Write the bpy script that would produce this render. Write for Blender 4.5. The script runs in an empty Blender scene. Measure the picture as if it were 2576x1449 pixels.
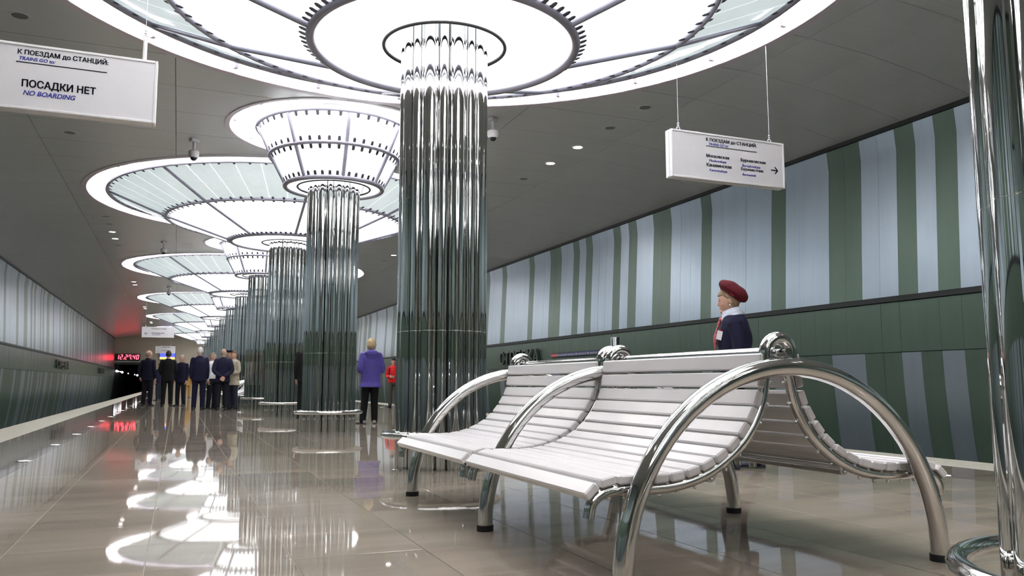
import bpy, bmesh, math, random
from mathutils import Vector, Matrix, Euler, Quaternion, noise
from mathutils.geometry import delaunay_2d_cdt
random.seed(7)
PI = math.pi
sc = bpy.context.scene
C = sc.collection

# ---------------------------------------------------------------- camera, world, exposure
W, H, FPX = 2576, 1449, 2050.0
VPX, VPY, CAMH = 445.0, 962.0, 0.78
_p = math.atan((VPY - H / 2) / FPX)
_Y = Vector((VPX - W / 2, -(VPY - H / 2), FPX)).normalized()      # platform axis seen in (right, up, forward)
_U = Vector((0, math.cos(_p), math.sin(_p)))
_X = _U.cross(_Y).normalized()
cam_d = bpy.data.cameras.new('camera'); cam = bpy.data.objects.new('camera', cam_d); C.objects.link(cam)
cam_d.sensor_width = 36.0; cam_d.lens = FPX / W * 36.0; cam_d.clip_start = 0.05; cam_d.clip_end = 300
R_ = Vector((_X[0], _Y[0], _U[0])); UP = Vector((_X[1], _Y[1], _U[1])); FW = Vector((_X[2], _Y[2], _U[2]))
cam.matrix_world = Matrix(((R_[0], UP[0], -FW[0], 0), (R_[1], UP[1], -FW[1], 0), (R_[2], UP[2], -FW[2], CAMH), (0, 0, 0, 1)))
sc.camera = cam
def project(x, y, z):
    v = Vector((x, y, z - CAMH)); d = v.dot(FW)
    if d <= 0.05: return None
    return (W / 2 + FPX * v.dot(R_) / d, H / 2 - FPX * v.dot(UP) / d, d)
world = bpy.data.worlds.new('world'); sc.world = world; world.use_nodes = True
world.node_tree.nodes['Background'].inputs[0].default_value = (0.05, 0.055, 0.06, 1)
world.node_tree.nodes['Background'].inputs[1].default_value = 0.3
sc.view_settings.view_transform = 'Standard'; sc.view_settings.look = 'None'
sc.view_settings.gamma = 1.0; sc.view_settings.use_curve_mapping = False
sc.view_settings.exposure = 1.25
sc.cycles.use_light_tree = False; sc.cycles.max_bounces = 6; sc.cycles.diffuse_bounces = 3; sc.cycles.glossy_bounces = 4; sc.cycles.transmission_bounces = 2
sc.cycles.caustics_reflective = False; sc.cycles.caustics_refractive = False
E_PANE, E_OUTER, E_DISC, E_TUBE, E_DOWN = 1.15, 0.24, 1.3, 25.0, 7.0

# ---------------------------------------------------------------- materials
def srgb(r, g, b):
    f = lambda c: ((c / 255 + 0.055) / 1.055) ** 2.4 if c > 10 else c / 255 / 12.92
    return (f(r), f(g), f(b), 1)
MATS = {}
def mat(name, col, rough=0.5, metal=0.0, emit=None, estr=0.0, spec=0.5, noise_amt=0.0, nscale=8.0, bump=0.0, bscale=40.0, coat=0.0, stretch=None, transmission=0.0):
    if name in MATS: return MATS[name]
    m = bpy.data.materials.new(name); m.use_nodes = True
    nt = m.node_tree; b = nt.nodes['Principled BSDF']
    b.inputs['Base Color'].default_value = col
    b.inputs['Roughness'].default_value = rough; b.inputs['Metallic'].default_value = metal
    b.inputs['Specular IOR Level'].default_value = spec
    b.inputs['Coat Weight'].default_value = coat
    b.inputs['Transmission Weight'].default_value = transmission
    if emit:
        b.inputs['Emission Color'].default_value = emit; b.inputs['Emission Strength'].default_value = estr
    vec = None
    if noise_amt or bump:
        g = nt.nodes.new('ShaderNodeNewGeometry'); mp = nt.nodes.new('ShaderNodeMapping')
        nt.links.new(g.outputs['Position'], mp.inputs['Vector'])
        if stretch: mp.inputs['Scale'].default_value = stretch
        vec = mp.outputs['Vector']
    if noise_amt:
        n = nt.nodes.new('ShaderNodeTexNoise'); n.inputs['Scale'].default_value = nscale; n.inputs['Detail'].default_value = 4
        nt.links.new(vec, n.inputs['Vector'])
        r = nt.nodes.new('ShaderNodeValToRGB')
        a = tuple(max(0, c * (1 - noise_amt)) for c in col[:3]) + (1,); z = tuple(min(1, c * (1 + noise_amt)) for c in col[:3]) + (1,)
        r.color_ramp.elements[0].color = a; r.color_ramp.elements[0].position = 0.3
        r.color_ramp.elements[1].color = z; r.color_ramp.elements[1].position = 0.7
        nt.links.new(n.outputs['Fac'], r.inputs['Fac']); nt.links.new(r.outputs['Color'], b.inputs['Base Color'])
    if bump:
        n = nt.nodes.new('ShaderNodeTexNoise'); n.inputs['Scale'].default_value = bscale
        nt.links.new(vec, n.inputs['Vector'])
        bp = nt.nodes.new('ShaderNodeBump'); bp.inputs['Strength'].default_value = bump; bp.inputs['Distance'].default_value = 0.01
        nt.links.new(n.outputs['Fac'], bp.inputs['Height']); nt.links.new(bp.outputs['Normal'], b.inputs['Normal'])
    MATS[name] = m
    return m
def granite(name, c0, c1, rough):
    m = bpy.data.materials.new(name); m.use_nodes = True; nt = m.node_tree; b = nt.nodes['Principled BSDF']
    L = nt.links.new
    g = nt.nodes.new('ShaderNodeNewGeometry'); oi = nt.nodes.new('ShaderNodeObjectInfo')
    n1 = nt.nodes.new('ShaderNodeTexNoise'); n1.inputs['Scale'].default_value = 1.3; n1.inputs['Detail'].default_value = 5
    n2 = nt.nodes.new('ShaderNodeTexNoise'); n2.inputs['Scale'].default_value = 330; n2.inputs['Detail'].default_value = 2
    L(g.outputs['Position'], n1.inputs['Vector']); L(g.outputs['Position'], n2.inputs['Vector'])
    mp = nt.nodes.new('ShaderNodeMapping'); mp.inputs['Scale'].default_value = (0.5, 2.2, 1); L(g.outputs['Position'], mp.inputs['Vector']); L(mp.outputs['Vector'], n1.inputs['Vector'])
    r1 = nt.nodes.new('ShaderNodeValToRGB'); r1.color_ramp.elements[0].color = c0; r1.color_ramp.elements[1].color = c1
    r1.color_ramp.elements[0].position = 0.3; r1.color_ramp.elements[1].position = 0.72
    L(n1.outputs['Fac'], r1.inputs['Fac'])
    r2 = nt.nodes.new('ShaderNodeValToRGB'); r2.color_ramp.elements[0].color = (0.72, 0.72, 0.72, 1); r2.color_ramp.elements[1].color = (1.25, 1.23, 1.2, 1)
    r2.color_ramp.elements[0].position = 0.35; r2.color_ramp.elements[1].position = 0.65
    L(n2.outputs['Fac'], r2.inputs['Fac'])
    mx = nt.nodes.new('ShaderNodeMix'); mx.data_type = 'RGBA'; mx.blend_type = 'MULTIPLY'; mx.inputs[0].default_value = 1
    L(r1.outputs['Color'], mx.inputs[6]); L(r2.outputs['Color'], mx.inputs[7])
    mr = nt.nodes.new('ShaderNodeMapRange'); mr.inputs[3].default_value = 0.86; mr.inputs[4].default_value = 1.12; L(oi.outputs['Random'], mr.inputs[0])
    m2 = nt.nodes.new('ShaderNodeMix'); m2.data_type = 'RGBA'; m2.blend_type = 'MULTIPLY'; m2.inputs[0].default_value = 1
    L(mx.outputs[2], m2.inputs[6]); L(mr.outputs[0], m2.inputs[7])
    L(m2.outputs[2], b.inputs['Base Color']); b.inputs['Roughness'].default_value = rough
    b.inputs['IOR'].default_value = 1.42; b.inputs['Specular IOR Level'].default_value = 0.32
    MATS[name] = m; return m
STEEL = mat('polished_steel', (0.74, 0.735, 0.72, 1), 0.07, 1.0, bump=0.02, bscale=5.0, stretch=(1, 1, 0.35))
COLSTEEL = mat('mirror_column_steel', (0.70, 0.71, 0.70, 1), 0.035, 1.0, bump=0.035, bscale=4.0, stretch=(3, 3, 0.5))
DSTEEL = mat('dark_steel', (0.16, 0.17, 0.18, 1), 0.2, 1.0, bump=0.02, bscale=6)
PAINT = mat('grey_lavender_paint', srgb(150, 150, 166), 0.35, 0.15, noise_amt=0.05)
CLIPM = mat('glass_clip_metal', srgb(92, 92, 104), 0.3, 0.5, noise_amt=0.05)
WHITEP = mat('white_plaster', srgb(236, 232, 236), 0.6, noise_amt=0.02)
RIMM = mat('cove_rim_white', srgb(214, 208, 220), 0.45, noise_amt=0.02)
PANE = mat('lit_milk_glass', (0.85, 0.88, 0.9, 1), 0.15, emit=(0.95, 0.98, 1.0, 1), estr=E_PANE, noise_amt=0.02)
OPANE = mat('lit_pale_green_glass', (0.62, 0.72, 0.72, 1), 0.08, emit=(0.86, 0.97, 1.0, 1), estr=E_OUTER, noise_amt=0.03)
DISCM = mat('lit_diffuser_disc', (0.9, 0.9, 0.9, 1), 0.4, emit=(1, 1, 0.985, 1), estr=E_DISC, noise_amt=0.01)
TUBEM = mat('fluorescent_tube', (1, 1, 1, 1), 0.4, emit=(1.0, 0.955, 0.93, 1), estr=E_TUBE, noise_amt=0.01)
DOWNM = mat('downlight_lens', (1, 1, 1, 1), 0.4, emit=(1.0, 0.96, 0.9, 1), estr=E_DOWN, noise_amt=0.01)
FLOORL = mat('floor_light_lens', (1, 1, 1, 1), 0.2, emit=(1.0, 0.97, 0.92, 1), estr=1.6, noise_amt=0.01)
CEILM = mat('satin_grey_ceiling_panel', srgb(207, 213, 217), 0.28, 0.05, noise_amt=0.04, nscale=1.5, bump=0.03, bscale=1.0, stretch=(0.6, 26, 1))
BLACK = mat('black_rubber', (0.012, 0.012, 0.013, 1), 0.55, bump=0.05)
GROUT = mat('grout', srgb(168, 160, 146), 0.7, noise_amt=0.1)
FLOORM = granite('polished_brown_granite', srgb(146, 137, 125), srgb(172, 163, 150), 0.03)
BANDM = granite('polished_red_brown_granite', srgb(112, 98, 90), srgb(140, 126, 118), 0.05)
EDGEM = mat('pale_tactile_edge_stone', srgb(206, 203, 190), 0.5, noise_amt=0.06, nscale=20, bump=0.1, bscale=60)
BLUEP = mat('blue_grey_wall_panel', srgb(155, 169, 180), 0.30, 0.7, noise_amt=0.05, nscale=2.0, bump=0.02, bscale=2.0, stretch=(1, 3, 0.3))
GREENP = mat('sage_green_wall_panel', srgb(88, 108, 95), 0.32, 0.4, noise_amt=0.05, nscale=2.0, bump=0.02, bscale=2.0, stretch=(1, 3, 0.3))
WBACK = mat('wall_backing', srgb(62, 72, 68), 0.8, noise_amt=0.1)
DARKTRIM = mat('dark_trim_and_gap_shade', srgb(22, 27, 28), 0.5, noise_amt=0.1)  # mid-wall dark line; also the shade painted into the ceiling gap
BEIGE = mat('beige_plaster', srgb(205, 198, 178), 0.7, noise_amt=0.04)
TRACKM = mat('dark_track_bed', srgb(38, 36, 34), 0.9, noise_amt=0.2, nscale=5, bump=0.3)
SLATM = mat('white_lacquered_slat', srgb(238, 236, 238), 0.28, noise_amt=0.015, nscale=6, bump=0.012, bscale=10)
SIGNM = mat('white_sign_face', srgb(226, 226, 230), 0.3, noise_amt=0.015)
SIGNF = mat('white_sign_frame', srgb(238, 238, 242), 0.25, noise_amt=0.015)
INK = mat('black_print', srgb(16, 14, 26), 0.9, spec=0.1, noise_amt=0.05)
BLUEINK = mat('blue_print', srgb(56, 60, 156), 0.9, spec=0.1, noise_amt=0.05)
CAMW = mat('offwhite_camera_plastic', srgb(200, 200, 202), 0.4, noise_amt=0.03)
GLASSD = mat('dark_dome_glass', (0.02, 0.02, 0.025, 1), 0.05, noise_amt=0.1)
LEDR = mat('red_led', (0.9, 0.05, 0.05, 1), 0.4, emit=(1.0, 0.03, 0.05, 1), estr=6.0, noise_amt=0.02)
SCREENB = mat('screen_blue', srgb(60, 70, 220), 0.3, emit=srgb(70, 80, 235), estr=0.9, noise_amt=0.1)
SCREENO = mat('screen_orange', srgb(240, 180, 90), 0.3, emit=srgb(240, 180, 100), estr=0.9, noise_amt=0.1)
STRIPB = mat('strip_navy', srgb(62, 66, 112), 0.35, noise_amt=0.05)
STRIPR = mat('strip_red', srgb(176, 60, 62), 0.35, noise_amt=0.05)

# ---------------------------------------------------------------- mesh helpers
class MB:
    def __init__(s): s.v = []; s.f = []
    def add(s, V, F, M=None):
        o = len(s.v)
        s.v += [tuple(M @ Vector(p)) for p in V] if M is not None else [tuple(p) for p in V]
        s.f += [tuple(i + o for i in q) for q in F]; return s
    def box(s, c, d, M=None, bev=0.0):
        x, y, z = (k / 2 for k in d); cx, cy, cz = c
        if bev <= 0:
            V = [(cx + i * x, cy + j * y, cz + k * z) for i in (-1, 1) for j in (-1, 1) for k in (-1, 1)]
            F = [(0, 1, 3, 2), (4, 6, 7, 5), (0, 4, 5, 1), (2, 3, 7, 6), (0, 2, 6, 4), (1, 5, 7, 3)]
            return s.add(V, F, M)
        V = []; F = []; b = bev; idx = {}
        for i in (-1, 1):
            for j in (-1, 1):
                for k in (-1, 1):
                    for a, p in enumerate(((cx + i * x, cy + j * (y - b), cz + k * (z - b)), (cx + i * (x - b), cy + j * y, cz + k * (z - b)), (cx + i * (x - b), cy + j * (y - b), cz + k * z))):
                        idx[i, j, k, a] = len(V); V.append(p)
        g = lambda i, j, k, a: idx[i, j, k, a]
        for i in (-1, 1):
            F.append([g(i, -1, -1, 0), g(i, 1, -1, 0), g(i, 1, 1, 0), g(i, -1, 1, 0)])
            F.append([g(-1, i, -1, 1), g(1, i, -1, 1), g(1, i, 1, 1), g(-1, i, 1, 1)])
            F.append([g(-1, -1, i, 2), g(1, -1, i, 2), g(1, 1, i, 2), g(-1, 1, i, 2)])
            for j in (-1, 1):
                F.append([g(i, j, -1, 0), g(i, j, 1, 0), g(i, j, 1, 1), g(i, j, -1, 1)])
                F.append([g(i, -1, j, 0), g(i, 1, j, 0), g(i, 1, j, 2), g(i, -1, j, 2)])
                F.append([g(-1, i, j, 1), g(1, i, j, 1), g(1, i, j, 2), g(-1, i, j, 2)])
                for k in (-1, 1): F.append([g(i, j, k, 0), g(i, j, k, 1), g(i, j, k, 2)])
        return s.add(V, F, M)
    def tube(s, path, r, seg=12, caps=True, closed=False, M=None):
        P = [Vector(p) for p in path]; n = len(P)
        rr = r if isinstance(r, (list, tuple)) else [r] * n
        V = []; F = []; prev = None
        for i in range(n):
            if closed: t = P[(i + 1) % n] - P[i - 1]
            else: t = P[min(i + 1, n - 1)] - P[max(i - 1, 0)]
            t.normalize()
            if prev is None:
                a = Vector((0, 0, 1)) if abs(t.z) < 0.9 else Vector((1, 0, 0))
                u = t.cross(a).normalized()
            else: u = (prev - t * prev.dot(t)).normalized()
            prev = u; w = t.cross(u)
            for k in range(seg):
                a = 2 * PI * k / seg
                V.append(P[i] + (u * math.cos(a) + w * math.sin(a)) * rr[i])
        for i in range(n if closed else n - 1):
            j = (i + 1) % n
            for k in range(seg):
                F.append((i * seg + k, i * seg + (k + 1) % seg, j * seg + (k + 1) % seg, j * seg + k))
        if caps and not closed:
            F.append(tuple(range(seg))[::-1]); F.append(tuple((n - 1) * seg + k for k in range(seg)))
        return s.add(V, F, M)
    def lathe(s, prof, seg=24, M=None, closed=False):
        n = len(prof); V = []; F = []
        for r, z in prof:
            for k in range(seg):
                a = 2 * PI * k / seg; V.append((r * math.cos(a), r * math.sin(a), z))
        for i in range(n if closed else n - 1):
            j = (i + 1) % n
            for k in range(seg):
                F.append((i * seg + k, i * seg + (k + 1) % seg, j * seg + (k + 1) % seg, j * seg + k))
        return s.add(V, F, M)
    def torus(s, R, r, z=0.0, seg=64, sub=10, M=None, a0=None, a1=None):
        prof = [(R + r * math.cos(2 * PI * k / sub), z + r * math.sin(2 * PI * k / sub)) for k in range(sub)]
        return s.lathe(prof, seg, M, closed=True)
    def ell(s, c, r, seg=14, rings=9, M=None):
        V = [(c[0], c[1], c[2] + r[2])]; F = []
        for i in range(1, rings):
            t = PI * i / rings
            for k in range(seg):
                a = 2 * PI * k / seg
                V.append((c[0] + r[0] * math.sin(t) * math.cos(a), c[1] + r[1] * math.sin(t) * math.sin(a), c[2] + r[2] * math.cos(t)))
        V.append((c[0], c[1], c[2] - r[2])); L = len(V) - 1
        for k in range(seg):
            F.append((0, 1 + k, 1 + (k + 1) % seg)); F.append((L, 1 + (rings - 2) * seg + (k + 1) % seg, 1 + (rings - 2) * seg + k))
            for i in range(rings - 2):
                a = 1 + i * seg
                F.append((a + k, a + seg + k, a + seg + (k + 1) % seg, a + (k + 1) % seg))
        return s.add(V, F, M)
    def loft(s, rings, M=None):
        n = len(rings[0]); V = [p for r in rings for p in r]; F = []
        for i in range(len(rings) - 1):
            for k in range(n):
                F.append((i * n + k, i * n + (k + 1) % n, (i + 1) * n + (k + 1) % n, (i + 1) * n + k))
        F.append(tuple(range(n))[::-1]); F.append(tuple((len(rings) - 1) * n + k for k in range(n)))
        return s.add(V, F, M)
    def mesh(s, name, m=None, angle=35):
        me = bpy.data.meshes.new(name); me.from_pydata(s.v, [], s.f)
        bm = bmesh.new(); bm.from_mesh(me); bmesh.ops.recalc_face_normals(bm, faces=bm.faces); bm.to_mesh(me); bm.free()
        if angle:
            me.shade_smooth(); me.set_sharp_from_angle(angle=math.radians(angle))
        if m: me.materials.append(m)
        return me
def link(name, data, parent=None, loc=None, rot=None, scale=None):
    o = bpy.data.objects.new(name, data); C.objects.link(o)
    if loc is not None: o.location = loc
    if rot is not None: o.rotation_euler = rot
    if scale is not None: o.scale = scale
    if parent is not None: o.parent = parent
    return o
def tag(o, label=None, cat=None, group=None, kind=None):
    if label: o['label'] = label
    if cat: o['category'] = cat
    if group: o['group'] = group
    if kind: o['kind'] = kind
    return o
def thing(name, label, cat, loc=(0, 0, 0), rotz=0, group=None):
    o = link(name, None, None, loc, (0, 0, rotz)); o.empty_display_size = 0.1
    return tag(o, label, cat, group)
def part(name, mb, m, parent, loc=None, rot=None, angle=35):
    return link(name, mb.mesh(name, m, angle), parent, loc, rot)
def struct(name, mb, m, label, cat, angle=35):
    return tag(link(name, mb.mesh(name, m, angle)), label, cat, kind='structure')
def stuff(o): o['kind'] = 'stuff'; return o
def spline(P, n=6):
    P = [Vector(p) for p in P]; out = []
    for i in range(len(P) - 1):
        a = P[max(i - 1, 0)]; b = P[i]; c = P[i + 1]; d = P[min(i + 2, len(P) - 1)]
        for k in range(n):
            t = k / n
            out.append(0.5 * ((2 * b) + (c - a) * t + (2 * a - 5 * b + 4 * c - d) * t * t + (3 * b - a - 3 * c + d) * t ** 3))
    out.append(P[-1]); return out
def text_mesh(body, size, m, extrude=0.002, shear=0.0, offset=0.0, spacing=1.0):
    cu = bpy.data.curves.new('lettering', 'FONT'); cu.body = body.replace('н', 'h') if 'н' in body else body; cu.size = size; cu.extrude = extrude
    cu.shear = shear; cu.offset = offset; cu.space_character = spacing; cu.resolution_u = 4; cu.small_caps_scale = 0.74
    for i, ch in enumerate(body):
        if ch == 'н': cu.body_format[i].use_small_caps = True
    o = bpy.data.objects.new('lettering', cu); C.objects.link(o)
    dg = bpy.context.evaluated_depsgraph_get()
    me = bpy.data.meshes.new_from_object(o.evaluated_get(dg)); bpy.data.objects.remove(o); bpy.data.curves.remove(cu)
    me.materials.clear(); me.materials.append(m)
    return me
def embolden(me, d):
    n = len(me.vertices); V = []; F = []
    P = [tuple(p.vertices) for p in me.polygons]
    for k, (dx, dy) in enumerate(((-d, 0), (0, 0), (d, 0), (0, d * 0.5), (0, -d * 0.5))):
        V += [(v.co.x + dx, v.co.y + dy, v.co.z + k * 1e-5) for v in me.vertices]; F += [tuple(i + k * n for i in p) for p in P]
    out = bpy.data.meshes.new('lettering'); out.from_pydata(V, [], F); out.materials.append(me.materials[0]); bpy.data.meshes.remove(me); return out
def fit_text(me, x0, x1, z0, z1):
    """place flat text (xy plane) so its box is x0..x1 by z0..z1 in a +x / +z frame"""
    xs = [v.co.x for v in me.vertices]; ys = [v.co.y for v in me.vertices]
    sx = (x1 - x0) / (max(xs) - min(xs)); sy = (z1 - z0) / (max(ys) - min(ys))
    bx, by = min(xs), min(ys)
    for v in me.vertices: v.co = (x0 + (v.co.x - bx) * sx, -v.co.z, z0 + (v.co.y - by) * sy)
    return me

# ---------------------------------------------------------------- dimensions
XC = 2.32                     # column axis
SP = 6.2; COLY = lambda k: 1.25 + SP * k
KS = list(range(-1, 13))
R_WIDE, R_NARR = 4.42, 1.75
ZC = 5.0
Y0, Y1 = -13.0, 80.0

# ---------------------------------------------------------------- floor
mb = MB(); mb.box((XC, (Y0 + Y1) / 2, -0.64), (2 * 5.04 - 0.02, Y1 - Y0, 1.24)); mb.box((XC, (Y0 + Y1) / 2, -0.0105), (2 * 4.42, Y1 - Y0 - 0.01, 0.015))
floor = struct('floor', mb, GROUT, 'polished brown granite platform floor between the two tracks', 'floor', None)
TW = 7.24 / 12
def tile_mesh(w, l, name, m, ch=0.0006):
    b = MB(); b.box((0, 0, -0.009), (w - 0.004, l - 0.0012, 0.018), bev=ch); return b.mesh(name, m, None)
TM = tile_mesh(TW, TW, 'tile', FLOORM); BMH = tile_mesh(0.8, TW, 'tile', BANDM)
EMH = tile_mesh(0.62, TW, 'tile', EDGEM, 0.006)
cells = []
ny = int((Y1 - Y0) / TW)
for j in range(ny):
    y = 0.2 - TW * 22 + TW * (j + 0.5)
    if y + TW / 2 > Y1 - 0.02 or y - TW / 2 < Y0 + 0.02: continue
    for i in range(12): cells.append((XC - 3.62 + TW * (i + 0.5), y, 0))
    for sgn in (-1, 1):
        cells.append((XC + sgn * 4.02, y, 1)); cells.append((XC + sgn * 4.73, y, 2))
rank = []
for i, (x, y, k) in enumerate(cells):
    p = project(x, y, 0)
    vis = p is not None and -80 < p[0] < W + 80 and p[1] < H + 120
    rank.append((0 if vis else 1, p[2] if p else 999, i))
rank.sort(); near = set(i for a, d, i in rank[:300] if a == 0)
rest = {0: MB(), 1: MB(), 2: MB()}
for i, (x, y, k) in enumerate(cells):
    rx, ry = random.gauss(0, 0.0005), random.gauss(0, 0.0004)
    if k == 2: rx = ry = 0
    if i in near: link('tile', (TM, BMH, EMH)[k], floor, (x, y, 0), (rx, ry, 0))
    else:
        M = Matrix.Translation((x, y, 0)) @ Euler((rx, ry, 0)).to_matrix().to_4x4()
        rest[k].box((0, 0, -0.009), ((TW, 0.8, 0.62)[k] - 0.004, TW - 0.0012, 0.018), M)
stuff(part('tile_field', rest[0], FLOORM, floor, angle=None)); stuff(part('tile_band', rest[1], BANDM, floor, angle=None)); stuff(part('tile_edge', rest[2], EDGEM, floor, angle=None))

# ---------------------------------------------------------------- track beds
for sgn, nm in ((-1, 'left'), (1, 'right')):
    mb = MB(); x0, x1 = XC + sgn * 5.03, XC + sgn * 7.75
    mb.box(((x0 + x1) / 2, (Y0 + Y1 + 40) / 2, -1.3), (abs(x1 - x0), Y1 - Y0 + 40, 0.1))
    tb = struct('floor_track_' + nm, mb, TRACKM, 'dark track bed below the platform edge on the %s' % nm, 'track bed')
    for q in (5.6, 7.12):
        mb = MB(); mb.box((XC + sgn * q, (Y0 + Y1 + 38) / 2, -1.17), (0.07, Y1 - Y0 + 38, 0.16)); part('rail', mb, DSTEEL, tb)

# ---------------------------------------------------------------- side walls
YB = [7.53, 7.85, 8.2, 8.54, 8.88, 9.57, 10.26, 11.30, 11.67, 13.47, 13.82, 14.93, 15.65, 16.38, 16.75, 17.13, 17.49, 18.60, 18.96, 19.35, 19.71, 20.46, 21.21, 22.35, 22.71, 24.60, 24.99, 26.15]
UN = [1, 1, 1, 1, 2, 2, 3, 1, 5, 1, 3, 2, 2, 1, 1, 1, 3, 1, 1, 1, 2, 2, 3, 1, 5, 1, 3]
mods = []                    # (y0, y1, is_blue_above)
blue = True
for a, b_, n in zip(YB[:-1], YB[1:], UN):
    for k in range(n): mods.append((a + (b_ - a) * k / n, a + (b_ - a) * (k + 1) / n, blue))
    blue = not blue
pat = [1, 2, 2, 1, 1, 3, 1, 5, 1, 3, 2, 2, 1, 1, 1, 3, 1, 1, 1, 2, 2, 3, 1, 5, 1, 3, 2]
y = YB[-1]; i = 0; bl = False
while y < Y1 - 0.4:
    for k in range(pat[i % len(pat)]):
        if y < Y1 - 0.4: mods.append((y, y + 0.372, bl)); y += 0.372
    bl = not bl; i += 1
y = YB[0]; i = 3; bl = False
while y > Y0 + 0.4:
    for k in range(pat[i % len(pat)]):
        if y > Y0 + 0.4: mods.append((y - 0.347, y, bl)); y -= 0.347
    bl = not bl; i += 1
PROF_UP = [(7.45, 2.05), (7.49, 2.9), (7.56, 4.25), (7.53, 4.58)]
PROF_BAND = [(7.45, 1.96), (7.445, 1.6), (7.45, 1.225)]
PROF_LOW = [(7.45, 1.215), (7.47, 0.7), (7.52, 0.1), (7.6, -0.5), (7.72, -1.2)]
def panel_mesh(prof, sgn, m, name='panel'):
    b = MB(); n = len(prof); V = []
    for t in (0.0, 0.02):
        for w in (-0.5, 0.5):
            for x, z in prof: V.append((sgn * (x + t), w, z))
    F = []
    A = lambda t, w, i: t * 2 * n + w * n + i
    for i in range(n - 1):
        F += [(A(0, 0, i), A(0, 1, i), A(0, 1, i + 1), A(0, 0, i + 1)), (A(1, 0, i), A(1, 0, i + 1), A(1, 1, i + 1), A(1, 1, i))]
        for w in (0, 1): F.append((A(0, w, i), A(0, w, i + 1), A(1, w, i + 1), A(1, w, i)))
    for e in (0, n - 1): F.append((A(0, 0, e), A(1, 0, e), A(1, 1, e), A(0, 1, e)))
    b.add(V, F); return b.mesh(name, m, 20)
for sgn, nm in ((-1, 'left'), (1, 'right')):
    mb = MB()
    pts = [(7.78, -1.25), (7.56, 0.0), (7.50, 1.2), (7.49, 2.0), (7.53, 2.9), (7.60, 4.25), (7.57, 4.7)]
    for (xa, za), (xb, zb) in zip(pts[:-1], pts[1:]):
        o = len(mb.v)
        mb.add([(XC + sgn * x, yy, z) for x, z, yy in ((xa, za, Y0), (xb, zb, Y0), (xb, zb, Y1), (xa, za, Y1), (xa + .1, za, Y0), (xb + .1, zb, Y0), (xb + .1, zb, Y1), (xa + .1, za, Y1))],
               [(0, 1, 2, 3), (4, 7, 6, 5), (0, 4, 5, 1), (3, 2, 6, 7)])
    wall = struct('wall_' + nm, mb, WBACK, 'striped green and blue-grey panelled track wall on the %s side' % nm, 'wall')
    meshes = {(q, bl): panel_mesh(p, sgn, BLUEP if bl else GREENP) for q, p in (('u', PROF_UP), ('b', PROF_BAND), ('l', PROF_LOW)) for bl in (True, False)}
    far = {True: MB(), False: MB()}
    for a, b_, bl in mods:
        near_ok = (sgn > 0 and 6.2 < a < 27.2) or (sgn < 0 and 10.3 < a < 20.5)
        for q, cl in (('u', bl), ('b', False), ('l', not bl)):
            me = meshes[q, cl]; jit = random.uniform(-0.002, 0.002)
            M = Matrix.Translation((XC + jit, (a + b_) / 2, 0)) @ Matrix.Diagonal((1, b_ - a - 0.0025, 1, 1))
            if near_ok: link('panel', me, wall, (XC + jit, (a + b_) / 2, 0), None, (1, b_ - a - 0.0025, 1))
            else: far[cl].add([v.co for v in me.vertices], [tuple(p.vertices) for p in me.polygons], M)
    stuff(part('blue_panel_run', far[True], BLUEP, wall, angle=20)); stuff(part('green_panel_run', far[False], GREENP, wall, angle=20))
    mb = MB(); mb.box((XC + sgn * 7.44, (Y0 + Y1) / 2, 2.005), (0.05, Y1 - Y0, 0.075)); part('dark_strip', mb, DARKTRIM, wall)  # plain dark line between upper and lower panels
    mb = MB(); mb.box((XC + sgn * 7.55, (Y0 + Y1) / 2, 4.62), (0.10, Y1 - Y0, 0.07)); part('dark_strip', mb, DARKTRIM, wall)  # dark strip stands in for the shadow gap between wall and ceiling

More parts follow.
